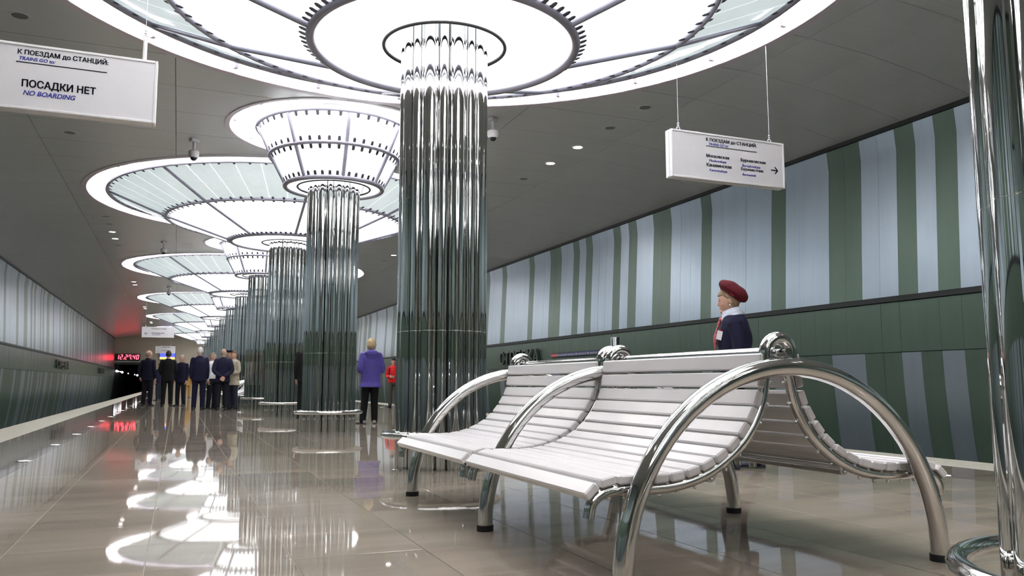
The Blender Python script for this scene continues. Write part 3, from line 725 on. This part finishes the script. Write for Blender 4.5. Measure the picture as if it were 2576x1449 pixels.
sign(-1.98, -0.285, SY, 3.105, 3.69, 'large white hanging sign reading no boarding, cut off by the left picture edge', [(0.73, 5.05), (-0.73, 5.05)],
     [(HEAD, .3466, .761, .82, .93, INK, 0), ('TRAINS GO to:', .3556, .517, .747, .80, BLUEINK, .25), ('ПОСАДКИ НЕТ', .3735, .7106, .32, .46, INK, 0), ('NO BOARDING', .3825, .619, .22, .293, BLUEINK, .25)],
     [(.343, .757, .714)], None, True)
sign(-1.77, -0.24, 45.8, 3.08, 3.62, 'small far white hanging sign wrapped in film below the lamps', [(-0.6, 5.05), (0.6, 5.05)],
     [(HEAD, .28, .75, .76, .88, INK, 0), ('ПОСАДКИ НЕТ', .30, .70, .32, .46, INK, 0), ('NO BOARDING', .32, .58, .2, .28, BLUEINK, .25)], (), (.14, .36, 0.16, -1))
sign(-1.6, -0.22, 67, 2.96, 3.5, 'smallest farthest white hanging sign just above the dark-haired man', [(-0.3, 5.05), (0.35, 5.05)],
     [(HEAD, .28, .75, .76, .88, INK, 0), ('ПОСАДКИ НЕТ', .30, .70, .32, .46, INK, 0)])

# ---------------------------------------------------------------- station name letters and route strips on the walls
LETM = mat('brushed_letter_steel', srgb(120, 128, 122), 0.3, 0.8, noise_amt=0.05)
def station_name(sgn, y0, y1, z0, z1, label):
    """y0 = start of the word as read"""
    t = thing('station_name', label, 'lettering', (XC + sgn * 7.375, y0, z0), 0, 'station name on the walls')
    L = abs(y1 - y0); d = -sgn     # reading direction along y
    names = 'СТРЕЛКА'; step = L / 7
    for i, ch in enumerate(names):
        me = text_mesh(ch, 0.5, LETM, 0.04, 0, 0.004)
        fit_text(me, i * step + 0.03, (i + 1) * step - 0.03, 0, z1 - z0)
        M = Matrix(((0, -sgn, 0), (d, 0, 0), (0, 0, 1)))
        # text frame: x along reading direction, -y towards the viewer
        for v in me.vertices:
            x, yy, z = v.co; v.co = (sgn * yy * 1.0, d * x, z)
        me.update(); link('letter', me, t)
    return t
station_name(1, 24.76, 21.62, 1.345, 1.76, 'raised steel station name on the green wall behind the white bench')
station_name(-1, 41.8, 46.2, 1.42, 1.82, 'raised steel station name on the left wall, nearer of two')
station_name(-1, 63.6, 67.8, 1.42, 1.82, 'raised steel station name on the left wall, farther of two')
def strip(sgn, ya, yb_, z0, z1, label, words=True):
    t = thing('route_strip', label, 'wall sign', (XC + sgn * 7.41, ya, z0), 0, 'route strips on the walls')
    d = 1 if yb_ > ya else -1; L = abs(yb_ - ya); h = z1 - z0
    b = MB(); b.box((0.01 * sgn, d * L / 2, h / 2), (0.03, L, h), bev=0.005); part('backing', b, DSTEEL, t)
    b = MB(); b.box((-0.01 * sgn, d * L * 0.075, h / 2), (0.012, L * 0.145, h * 0.86)); part('red_field', b, STRIPR, t)
    b = MB(); b.box((-0.01 * sgn, d * L * 0.575, h / 2), (0.012, L * 0.845, h * 0.86)); part('blue_field', b, STRIPB, t)
    for q in (0.15, 0.34, 0.55, 0.78, 0.985):
        b = MB(); b.lathe([(0, 0), (h * 0.22, 0), (h * 0.22, 0.004), (0, 0.004)], 14, Matrix.Translation((-0.02 * sgn, d * L * q, h / 2)) @ Matrix.Rotation(PI / 2, 4, 'Y')); part('station_dot', b, SIGNF, t)
    if words:
        for wd, a, c in (('СТРЕЛКА', .02, .125), ('МОСКОВСКАЯ', .175, .315), ('КАНАВИНСКАЯ', .37, .52), ('БУРНАКОВСКАЯ', .58, .75), ('БУРЕВЕСТНИК', .81, .955)):
            me = text_mesh(wd, 0.06, SIGNF, 0.0008); fit_text(me, a * L, c * L, h * .3, h * .62)
            for v in me.vertices:
                x, yy, z = v.co; v.co = (sgn * yy - 0.018 * sgn, d * x, z)
            me.update(); link('lettering', me, t)
strip(1, 20.9, 18.0, 1.47, 1.59, 'narrow red and navy route strip on the green wall behind the bench')
strip(1, 47.5, 44.5, 1.47, 1.59, 'far route strip on the right wall between the purple coat and the red jacket', False)

# ---------------------------------------------------------------- people
def cloth(name, r, g, b_, rough=0.85): return mat(name, srgb(r, g, b_), rough, noise_amt=0.10, nscale=30, bump=0.12, bscale=90, spec=0.25)
SKIN = mat('skin', srgb(198, 158, 138), 0.5, noise_amt=0.05, nscale=25)
NAVY = cloth('navy_wool', 27, 27, 52); NAVY2 = cloth('dark_navy_wool', 23, 25, 46); BLACKW = cloth('black_wool', 20, 20, 23)
DTROU = cloth('dark_trouser', 25, 26, 36); JEANS = cloth('dark_denim', 40, 46, 62); PURPLE = cloth('purple_quilted_nylon', 84, 76, 158, 0.55)
REDJ = cloth('red_nylon', 205, 28, 36, 0.55); BEIGEJ = cloth('beige_cotton', 178, 172, 154); WSHIRT = cloth('white_shirt', 226, 228, 234)
OCHRE = cloth('ochre_cloth', 168, 132, 70); CAMO = cloth('camouflage_trouser', 72, 72, 62); SHOEB = mat('black_leather', srgb(24, 22, 24), 0.35, noise_amt=0.1)
SHOEG = mat('grey_suede', srgb(150, 145, 138), 0.8, noise_amt=0.1); SHOEN = mat('navy_leather', srgb(58, 62, 86), 0.4, noise_amt=0.1)
BURG = cloth('burgundy_felt', 92, 26, 36); EYEM = mat('eye_dark', srgb(40, 32, 30), 0.3, noise_amt=0.1); LIPM = mat('lip', srgb(178, 118, 104), 0.5, noise_amt=0.05)
def hairm(n, r, g, b_): return mat(n, srgb(r, g, b_), 0.7, noise_amt=0.35, nscale=60, bump=0.5, bscale=120, stretch=(1, 1, 0.3))
H_WHITE, H_GREY, H_DARK, H_BROWN, H_BLOND = hairm('white_hair', 214, 210, 206), hairm('grey_hair', 150, 142, 136), hairm('dark_hair', 44, 38, 36), hairm('brown_hair', 104, 82, 70), hairm('blond_hair', 188, 168, 130)

def fuse(mb_, name, m, voxel, smooth=4):
    me = bpy.data.meshes.new(name); me.from_pydata(mb_.v, [], mb_.f)
    bm = bmesh.new(); bm.from_mesh(me); bmesh.ops.recalc_face_normals(bm, faces=bm.faces); bm.to_mesh(me); bm.free()
    o = bpy.data.objects.new(name, me); C.objects.link(o)
    r = o.modifiers.new('r', 'REMESH'); r.mode = 'VOXEL'; r.voxel_size = voxel
    s = o.modifiers.new('s', 'SMOOTH'); s.factor = 0.5; s.iterations = smooth
    dg = bpy.context.evaluated_depsgraph_get(); out = bpy.data.meshes.new_from_object(o.evaluated_get(dg))
    bpy.data.objects.remove(o); bpy.data.meshes.remove(me)
    out.name = name; out.materials.clear(); out.materials.append(m); out.shade_smooth(); return out
def ring(z, rx, ry, y=0.0, x=0.0, n=24, p=2.4):
    R = []
    for k in range(n):
        a = 2 * PI * k / n; c, s = math.cos(a), math.sin(a)
        R.append((x + rx * math.copysign(abs(c) ** (2 / p), c), y + ry * math.copysign(abs(s) ** (2 / p), s), z))
    return R
def limb(mb_, P, R, seg=14):
    Q = spline(P, 5); rr = []
    n = len(P) - 1
    for i in range(len(Q)):
        t = i / 5; k = min(int(t), n - 1); u = t - k; rr.append(R[k] * (1 - u) + R[k + 1] * u)
    mb_.tube(Q, rr, seg); mb_.ell(Q[0], (rr[0] * .98,) * 3, 12, 8); mb_.ell(Q[-1], (rr[-1] * .98,) * 3, 12, 8)
def hand(mb_, wrist, d, n, curl=0.5, side=1):
    """palm + five fingers; d = finger direction, n = palm-facing direction"""
    d = Vector(d).normalized(); n = (Vector(n) - d * Vector(n).dot(d)).normalized(); s = d.cross(n) * side; w = Vector(wrist)
    for a, b_ in ((0.0, 0.0),):
        rings = []
        for q, rw, rt in ((0.0, .026, .02), (.03, .036, .018), (.065, .042, .016), (.092, .041, .013)):
            c = w + d * q; rings.append([c + s * rw * math.cos(2 * PI * k / 12) + n * rt * math.sin(2 * PI * k / 12) for k in range(12)])
        mb_.loft(rings)
    for off, L in ((-.031, .058), (-.0105, .072), (.0105, .078), (.031, .07)):
        p = w + d * .085 + s * off; P = [p]; ang = 0
        for q in range(3):
            ang += curl * (0.5, 0.9, 0.7)[q]
            p = p + (d * math.cos(ang) + n * math.sin(ang)) * L * (0.45, 0.32, 0.23)[q]; P.append(p)
        mb_.tube(P, [.0095, .009, .008, .0065], 7)
    p = w + d * .025 + s * .03; P = [p, p + (d * .6 + s * .75 + n * .2).normalized() * .035, p + (d * .6 + s * .75 + n * .2).normalized() * .035 + (d * .9 + s * .2 + n * .45).normalized() * .036]
    mb_.tube(P, [.012, .0105, .008], 7)
def head_xf(tp):
    yaw, pitch = tp.get('yaw', 0), tp.get('pitch', 0)
    return Matrix.Translation((0, tp.get('hy', 0.0), 1.635 + tp.get('hz', 0.0))) @ Matrix.Rotation(math.radians(yaw), 4, 'Z') @ Matrix.Rotation(math.radians(pitch), 4, 'X') @ Matrix.Scale(1.06, 4)
def hp(d):
    """surface of a head in its own frame (front = +y)"""
    x, y, z = d
    X, Y_, Z = 0.076 * x, 0.097 * y, 0.118 * z
    if z < -0.1:
        t = min(1, (-0.1 - z) / 0.9); X *= 1 - 0.30 * t
        if y < 0: Y_ *= 1 - 0.35 * t
        else: Y_ = Y_ * (1 - 0.05 * t) + 0.014 * t
    if y > 0.2 and z > 0.3: Y_ *= 1 - 0.10 * (z - 0.3)
    return Vector((X, Y_, Z))
def sph(seg, rings):
    D = [];
    for i in range(rings + 1):
        t = PI * i / rings; D.append([(math.sin(t) * math.cos(2 * PI * k / seg), math.sin(t) * math.sin(2 * PI * k / seg), math.cos(t)) for k in range(seg)])
    return D
def add_head(mb_, M):
    D = sph(28, 20); V = [hp(d) for r in D[1:-1] for d in r]; n = 28; F = []
    V += [hp((0, 0, 1)), hp((0, 0, -1))]
    for i in range(18):
        for k in range(n): F.append((i * n + k, (i + 1) * n + k, (i + 1) * n + (k + 1) % n, i * n + (k + 1) % n))
    T, B = len(V) - 2, len(V) - 1
    for k in range(n): F.append((T, k, (k + 1) % n)); F.append((B, 18 * n + (k + 1) % n, 18 * n + k))
    mb_.add(V, F, M)
    # nose, brow, lips, chin, cheeks, ears
    mb_.loft([[(x * a, 0.082 + yo + y2 * 0.5, z) for x, y2 in ((-1, 0), (-.5, 1), (.5, 1), (1, 0), (.6, -1.2), (-.6, -1.2))] for a, yo, z, y2s in ((.008, .006, .018, 0), (.010, .012, -.005, 0), (.015, .021, -.03, 0), (.013, .012, -.041, 0))] if False else
             [[(a * c, 0.086 + yo + 0.010 * s_, z) for c, s_ in ((-1, -1), (-.55, .7), (.55, .7), (1, -1))] for a, yo, z in ((.007, .002, .022), (.009, .009, -.004), (.0145, .019, -.029), (.013, .010, -.040))], M)
    mb_.ell((0, 0.070, -0.062), (.032, .024, .026), 12, 8, M); mb_.ell((0, 0.074, -0.098), (.027, .024, .020), 12, 8, M)
    mb_.ell((0, 0.078, 0.026), (.05, .016, .010), 12, 8, M)
    for s_ in (-1, 1):
        mb_.ell((s_ * 0.04, 0.062, -0.028), (.018, .016, .020), 10, 8, M)
        mb_.ell((0, 0, 0), (.010, .019, .032), 10, 8, M @ Matrix.Translation((s_ * 0.079, -0.008, -0.012)) @ Matrix.Rotation(-s_ * 0.35, 4, 'Z'))
def hair_shell(kind, M, thick=1.1):
    D = sph(72, 52); b_ = MB(); V = []; I = {}; F = []
    def keep(d):
        x, y, z = d
        if kind == 'short': lim = 0.50 if y > 0.45 else (0.50 - (0.45 - y) * 0.85 if y > -0.1 else 0.03 - (-0.1 - y) * 0.75)
        elif kind == 'bald':
            if z > 0.42 - 0.25 * max(0, y): return False
            if y > 0.15: return False
            lim = -0.05 if y > -0.2 else -0.5
        elif kind == 'bob': lim = 0.42 if y > 0.55 else (0.42 - (0.55 - y) * 1.15 if y > -0.1 else -0.62)
        elif kind == 'crop':
            lim = 0.40 if y > 0.5 else (0.40 - (0.5 - y) * 0.75 if y > 0.02 else 0.04 - (0.02 - y) * 2.2)
            lim = max(lim, -0.62)
        return z > lim
    for lay, f in ((0, thick), (1, 0.985)):
        for i, r in enumerate(D):
            for k, d in enumerate(r):
                p = hp(d); ff = f
                if lay == 0: ff *= 1 + 0.018 * math.sin(9 * d[0] + 5 * d[2]) * math.cos(7 * d[1])
                if lay == 0 and kind == 'bob' and d[1] < 0.3: p = Vector((p.x * 1.06, p.y * 1.02, p.z))
                I[lay, i, k] = len(V); V.append(p * ff)
    n = 72; K = {}
    for i in range(52):
        for k in range(n):
            c = [D[a][b2 % n] for a, b2 in ((i, k), (i + 1, k), (i + 1, k + 1), (i, k + 1))]
            m = tuple(sum(q[j] for q in c) / 4 for j in range(3)); K[i, k] = keep(m)
    for (i, k), v in K.items():
        if not v: continue
        k2 = (k + 1) % n
        for lay in (0, 1):
            q = (I[lay, i, k], I[lay, i + 1, k], I[lay, i + 1, k2], I[lay, i, k2]); F.append(q if lay == 0 else q[::-1])
        for (ni, nk), (a, c) in (((i - 1, k), ((i, k), (i, k2))), ((i + 1, k), ((i + 1, k2), (i + 1, k))), ((i, (k - 1) % n), ((i + 1, k), (i, k))), ((i, k2), ((i, k2), (i + 1, k2)))):
            if not K.get((ni, nk), False): F.append((I[0, a[0], a[1]], I[0, c[0], c[1]], I[1, c[0], c[1]], I[1, a[0], a[1]]))
    b_.add(V, F, M); return b_
ARM_DOWN = lambda s: [(s * .178, 0, 1.41), (s * .22, -.02, 1.13), (s * .215, .05, .89)]
def person(label, loc, heading, h, top, trousers, shoes, hair=None, jm='suit', arms=None, legs=None, tp=None, curl=0.5, hands=None, voxel=0.013, shirt=None, bulk=1.0, extra=()):
    """heading = direction faced, degrees from +x counter-clockwise"""
    tp = tp or {}; k = h / 1.765
    arms = arms or {1: ARM_DOWN(1), -1: ARM_DOWN(-1)}
    legs = legs or {s: [(s * .09, 0, .90), (s * .105, .015, .49), (s * .115, -.015, .075)] for s in (-1, 1)}
    M = head_xf(tp)
    rot = math.radians(heading - 90)
    # body: one continuous surface, then the fingers
    b = MB(); add_head(b, M); hc = M @ Vector((0, -.018, -.06))
    limb(b, [hc, (0, tp.get('hy', 0) * .5 - .012, 1.5), (0, -.005, 1.40)], [.056, .056, .07])
    b.loft([ring(z, rx * .86 * bulk, ry * .84 * bulk) for z, rx, ry in ((.86, .165, .12), (1.0, .16, .115), (1.2, .18, .125), (1.36, .185, .115), (1.44, .12, .085))])
    for s, A in arms.items(): limb(b, A, [.05, .042, .03])
    for s, L in legs.items(): limb(b, L, [.078, .058, .044])
    me = fuse(b, 'person', SKIN, voxel if voxel < .01 else .012, 3)
    f = MB()
    for s, A in arms.items():
        e, w = Vector(A[-2]), Vector(A[-1]); d = (w - e).normalized(); hn = (hands or {}).get(s)
        dd, nn = hn if hn else (d, Vector((-s, 0, 0)))
        hand(f, w + d * 0.012, dd, nn, curl, 1)
    bm = bmesh.new(); bm.from_mesh(me); tmp = f.mesh('t', SKIN, 60); bm.from_mesh(tmp); bm.to_mesh(me); bm.free(); me.shade_smooth(); bpy.data.meshes.remove(tmp)
    p = link('person', me, None, loc, (0, 0, rot), (k, k, k)); tag(p, label, 'person')
    # garments
    hem, fl = {'suit': (.80, 1.03), 'coat': (.72, 1.1), 'shirt': (.93, .98), 'parka': (.74, 1.16), 'short': (.88, 1.05)}[jm]
    g = MB(); rs = [(hem, .19 * fl, .138 * fl), (hem + .1, .188, .135), (1.08, .178, .128), (1.22, .182, .135), (1.34, .188, .13), (1.42, .17, .112), (1.47, .115, .092), (1.50, .082, .078)]
    g.loft([ring(z, rx * bulk, ry * bulk, -.004) for z, rx, ry in rs])
    for s, A in arms.items():
        A2 = [Vector(q) for q in A]; A2[-1] = A2[-2] + (A2[-1] - A2[-2]) * 0.985
        limb(g, A2, [.066 * bulk, .055 * bulk, .043])
    for c_, r_ in extra: g.ell(c_, r_, 16, 10)
    if jm == 'parka': g.ell((0, -.085, 1.44), (.155, .075, .05), 16, 10); g.ell((0, -.135, 1.39), (.12, .035, .075), 16, 10)
    if jm == 'parka':
        hd_ = MB(); hd_.ell((0, -.135, 1.43), (.135, .05, .075), 18, 12); hd_.ell((0, -.06, 1.475), (.115, .09, .035), 18, 10); link('hood', fuse(hd_, 'hood', top, .009, 4), p)
    if jm == 'suit':
        g.ell((0, -.045, 1.495), (.07, .045, .03), 14, 8)
    link('jacket' if jm != 'shirt' else 'shirt', fuse(g, 'jacket', top, max(voxel, .009), 3), p)
    g = MB(); hipz = max(q[0][2] for q in legs.values())
    g.loft([ring(z, rx * bulk, ry * bulk) for z, rx, ry in ((.80, .165, .115), (.88, .178, .128), (.98, .168, .122), (1.04, .16, .115))])
    for s, L in legs.items():
        L2 = [Vector(q) for q in L]; L2[-1] = L2[-1] + Vector((0, 0, -.015)); limb(g, L2, [.098, .077, .064])
    link('trousers', fuse(g, 'trousers', trousers, max(voxel, .011), 3), p)
    for s, L in legs.items():
        a = Vector(L[-1]); toe = math.radians((legs_toe := tp.get('toe', {s: s * -12})).get(s, 0)); T = Matrix.Translation((a.x, a.y, a.z - .075)) @ Matrix.Rotation(toe, 4, 'Z')
        g = MB(); rr = []
        for y, w, hh in ((-.075, .024, .05), (-.055, .037, .085), (0, .040, .098), (.05, .041, .078), (.11, .047, .056), (.16, .042, .045), (.19, .02, .03)):
            rr.append([(w * c, y, max(0.0, hh / 2 + hh / 2 * s2)) for c, s2 in ((math.cos(2 * PI * q / 14), math.sin(2 * PI * q / 14)) for q in range(14))])
        g.loft(rr, T); sh = part('shoe', g, shoes, p, angle=60)
        g = MB(); out = [(x, y) for x, y in ((-.03, -.078), (.03, -.078), (.044, -.02), (.044, .04), (.051, .11), (.04, .17), (0, .197), (-.04, .17), (-.051, .11), (-.044, .04), (-.044, -.02))]
        g.loft([[(x, y, z) for x, y in out] for z in (0.0, .014)], T); part('sole', g, BLACK, sh)
    if hair: link('hair', fuse(hair_shell(hair[0], M, hair[2] if len(hair) > 2 else 1.1), 'hair', hair[1], .008, 5), p)
    e = MB()
    for s in (-1, 1): e.ell((s * .031, .0845, .006), (.0115, .0055, .0045), 10, 6, M); e.ell((s * .033, .0885, .026), (.019, .004, .003), 10, 6, M)
    part('eyes', e, EYEM, p, angle=80)
    e = MB(); e.ell((0, .0925, -.066), (.019, .0035, .005), 10, 6, M); part('lips', e, LIPM, p, angle=80)
    if shirt:
        e = MB(); rr = []
        for z, rx, ry in ((1.455, .078, .080), (1.50, .070, .072), (1.53, .064, .066)): rr.append(ring(z, rx, ry, tp.get('hy', 0) * .5 - .012, p=2))
        e.loft(rr); part('collar', e, shirt, p, angle=60)
    return p
AB = lambda s: [(s * .182, 0, 1.41), (s * .25, -.10, 1.13), (s * .06, -.185, .96)]       # hands clasped behind the back
AF = lambda s: [(s * .178, 0, 1.40), (s * .225, .02, 1.12), (s * .10, .22, 1.10)]        # forearms in front
CAMDIR = lambda x, y: math.degrees(math.atan2(-y, -x))
person('bald man in dark navy uniform standing nearest the left platform edge', (-0.91, 30.1, 0), 62, 1.86, NAVY2, DTROU, SHOEB, ('bald', H_GREY, 1.05), arms={1: ARM_DOWN(1), -1: [(-.195, 0, 1.40), (-.26, -.08, 1.14), (-.25, -.02, .93)]}, tp={'yaw': -35})
person('dark-haired man in a black suit with his back turned, white collar showing', (-0.29, 29.4, 0), 92, 1.83, BLACKW, BLACKW, SHOEB, ('short', H_DARK), arms={1: [(.178, 0, 1.41), (.23, .0, 1.13), (.16, .2, 1.0)], -1: [(-.178, 0, 1.41), (-.23, .0, 1.13), (-.16, .2, 1.0)]}, shirt=WSHIRT, tp={})
person('grey-haired man in navy uniform facing the camera beside the black suit', (0.13, 29.7, 0), -118, 1.71, NAVY2, DTROU, SHOEB, ('short', H_GREY, 1.06), tp={'yaw': -12})
person('white-haired man in a navy suit seen from behind', (0.59, 25.4, 0), 84, 1.80, NAVY, NAVY, SHOEB, ('short', H_WHITE, 1.12), tp={'yaw': -10}, arms={1: ARM_DOWN(1), -1: ARM_DOWN(-1)}, bulk=1.03)
person('man in a white shirt and dark trousers between the two navy suits', (0.98, 26.3, 0), -50, 1.68, WSHIRT, DTROU, SHOEB, ('short', H_GREY, 1.06), jm='shirt', tp={'yaw': 10})
person('bald man in a navy suit with hands clasped behind his back', (1.20, 24.68, 0), 88, 1.74, NAVY, DTROU, SHOEB, ('bald', H_GREY, 1.03), arms={1: AB(1), -1: AB(-1)}, hands={1: ((-.6, -.1, -.8), (0, -1, 0)), -1: ((.6, -.1, -.8), (0, -1, 0))}, tp={}, bulk=1.06)
person('person with shaggy brown hair in a beige jacket and jeans', (1.53, 25.32, 0), -142, 1.71, BEIGEJ, JEANS, SHOEB, ('bob', H_BROWN, 1.1), jm='coat', arms={1: AF(1), -1: AF(-1)}, tp={'yaw': 20})
person('far boy in a dark blue jacket behind the bald uniformed man', (-0.72, 39.0, 0), 150, 1.62, NAVY, JEANS, SHOEG, ('short', H_BROWN), jm='short', arms={1: AF(1), -1: ARM_DOWN(-1)})
person('far person in ochre clothes glimpsed between the uniformed men', (0.50, 45.0, 0), -70, 1.55, OCHRE, OCHRE, SHOEG, ('bob', H_BLOND), jm='coat', arms={1: ARM_DOWN(1), -1: ARM_DOWN(-1)})
pc = person('man in a dark peaked cap behind the bald man in navy', (1.52, 27.3, 0), -95, 1.78, NAVY2, DTROU, SHOEB, ('short', H_DARK, 1.05))
M = head_xf({}); e = MB(); e.lathe([(0.0, .135), (.115, .125), (.13, .10), (.085, .075), (.085, .05), (.0, .05)], 24, M); part('cap', e, NAVY2, pc, angle=40)
e = MB(); e.lathe([(.086, .05), (.0875, .05), (.0875, .072), (.086, .072)], 24, M, closed=True); part('gold_band', e, OCHRE, pc, angle=40)
person('man in a dark suit mostly hidden behind the second complete column', (2.60, 18.2, 0), 85, 1.74, BLACKW, BLACKW, SHOEB, ('short', H_DARK))

# woman in the purple jacket
legs = {-1: [(-.09, 0, .90), (-.11, .02, .49), (-.155, -.03, .075)], 1: [(.09, 0, .90), (.085, .01, .49), (.09, -.02, .075)]}
w = person('woman in a purple hooded jacket seen from behind beside the second complete column', (3.43, 15.55, 0), 86, 1.64, PURPLE, BLACKW, SHOEG, ('bob', H_BLOND, 1.2), jm='parka', legs=legs,
           arms={1: [(.165, 0, 1.39), (.232, -.04, 1.10), (.17, .18, 1.08)], -1: [(-.165, 0, 1.39), (-.232, -.04, 1.10), (-.17, .18, 1.08)]}, voxel=0.011, tp={'toe': {-1: 40, 1: -15}, 'hz': -.03}, bulk=1.10)
# boy in the red jacket
b_ = person('boy in a red jacket and camouflage trousers at the right platform edge', (6.33, 25.4, 0), -115, 1.55, REDJ, CAMO, SHOEB, ('short', H_DARK, 1.12), jm='short', arms={1: AF(1), -1: AF(-1)}, tp={'pitch': -22, 'hy': .02}, voxel=0.012)
e = MB(); e.box((0, -.19, 1.22), (.28, .14, .42), bev=.04); part('backpack', e, BLACKW, b_, angle=40)
for s in (-1, 1):
    e = MB(); e.tube(spline([(s * .10, -.14, 1.42), (s * .11, -.02, 1.475), (s * .125, .115, 1.36), (s * .13, .135, 1.2), (s * .16, .06, 1.05)], 4), .016, 8); part('backpack_strap', e, BLACKW, b_, angle=60)
e = MB(); e.ell((0, -.085, 1.475), (.12, .06, .06), 14, 8); part('hood', e, REDJ, b_, angle=80)

# station attendant with the burgundy beret
ax, ay = 4.765, 6.21
hd = math.degrees(math.atan2(ay, ax)) + 86
leg_a = {-1: [(-.09, 0, .90), (-.09, .10, .50), (-.085, .06, .075)], 1: [(.09, 0, .90), (.09, .02, .48), (.085, -.17, .085)]}
TPA = {'yaw': 6, 'pitch': -7, 'hy': .045, 'toe': {}}
at = person('attendant in a burgundy beret and navy jacket walking behind the bench', (ax, ay, 0), hd, 1.66, NAVY, DTROU, SHOEN, None, jm='suit', legs=leg_a,
            arms={1: [(.185, -.01, 1.39), (.235, -.06, 1.13), (.22, .02, .90)], -1: [(-.185, -.01, 1.39), (-.235, -.05, 1.13), (-.22, .05, .90)]}, voxel=0.0075, tp=TPA, bulk=1.14, extra=[((.075, .085, 1.23), (.085, .085, .12)), ((-.075, .085, 1.23), (.085, .085, .12)), ((0, .05, 1.05), (.17, .12, .2)), ((0, -.06, 1.25), (.17, .11, .17))])
M = head_xf(TPA)
link('hair', fuse(hair_shell('crop', M, 1.12), 'hair', hairm('ash_blond_hair', 140, 118, 92), .005, 8), at)
e = MB(); MM = M @ Matrix.Translation((0, -.055, .078)) @ Matrix.Rotation(math.radians(44), 4, 'X') @ Matrix.Diagonal((.88, 1.0, 1, 1))
prof = [(.0, .078), (.05, .075), (.10, .062), (.138, .036), (.152, .006), (.146, -.022), (.118, -.042), (.100, -.052), (.092, -.05), (.0, -.03)]
e.lathe([(max(v.x, 0.0), v.y) for v in spline([(a, b, 0) for a, b in prof], 5)], 56, MM)
e.v = [tuple(Vector(v) + Vector(noise.noise_vector(Vector(v) * 11)) * .008) for v in e.v]
bt = part('beret', e, BURG, at, angle=80)
e = MB(); e.torus(.104, .008, -.046, 40, 8, MM); part('beret_band', e, BURG, bt, angle=80)
e = MB(); e.ell((0, 0, 0), (.010, .026, .016), 10, 8, MM @ Matrix.Translation((-.118, -.01, -.036))); part('bow', e, cloth('red_satin', 140, 30, 42, .4), bt, angle=80)
e = MB(); e.ell((-.084, .0, -.048), (.006, .006, .007), 8, 6, M); part('earring', e, WSHIRT, at, angle=80)
SCARF = mat('white_blue_scarf', srgb(206, 214, 230), 0.55, noise_amt=0.12, nscale=22, bump=0.3, bscale=30)
SCARFR = mat('red_white_scarf', srgb(190, 92, 104), 0.55, noise_amt=0.45, nscale=45, bump=0.2, bscale=30)
e = MB()
for q, (z, r, yy) in enumerate(((1.468, .102, .012), (1.484, .094, .016), (1.500, .087, .020), (1.516, .080, .024), (1.530, .075, .028))):
    e.torus(r, .019, 0, 32, 10, Matrix.Translation((.003 * math.sin(q * 2), yy, z)) @ Matrix.Rotation(math.radians(-20 + 3 * math.sin(q * 2.3)), 4, 'X') @ Matrix.Rotation(.05 * math.sin(q * 1.7), 4, 'Y'))
link('scarf', fuse(e, 'scarf', SCARF, .006, 4), at)
e = MB(); P = spline([(0, .118, 1.455), (.0, .150, 1.40), (-.01, .176, 1.32), (-.02, .186, 1.22), (-.03, .186, 1.13), (-.03, .184, 1.08)], 5)
e.tube(P, [.014 + .006 * math.sin(i * .6) for i in range(len(P) - 1)] + [.004], 10); e.ell((-.01, .125, 1.45), (.028, .022, .022), 12, 8); part('scarf_tie', e, SCARFR, at, angle=80)
e = MB(); MB2 = Matrix.Translation((-.138, .125, 1.285)) @ Matrix.Rotation(math.radians(58), 4, 'Z') @ Matrix.Rotation(math.radians(-16), 4, 'Y')
e.box((0, 0.014, 0), (.062, .004, .088), MB2); bd = part('name_badge', e, WSHIRT, at, angle=30)
e = MB(); e.box((0, .0145, .050), (.022, .008, .012), MB2); part('badge_clip', e, REDJ, bd, angle=30)
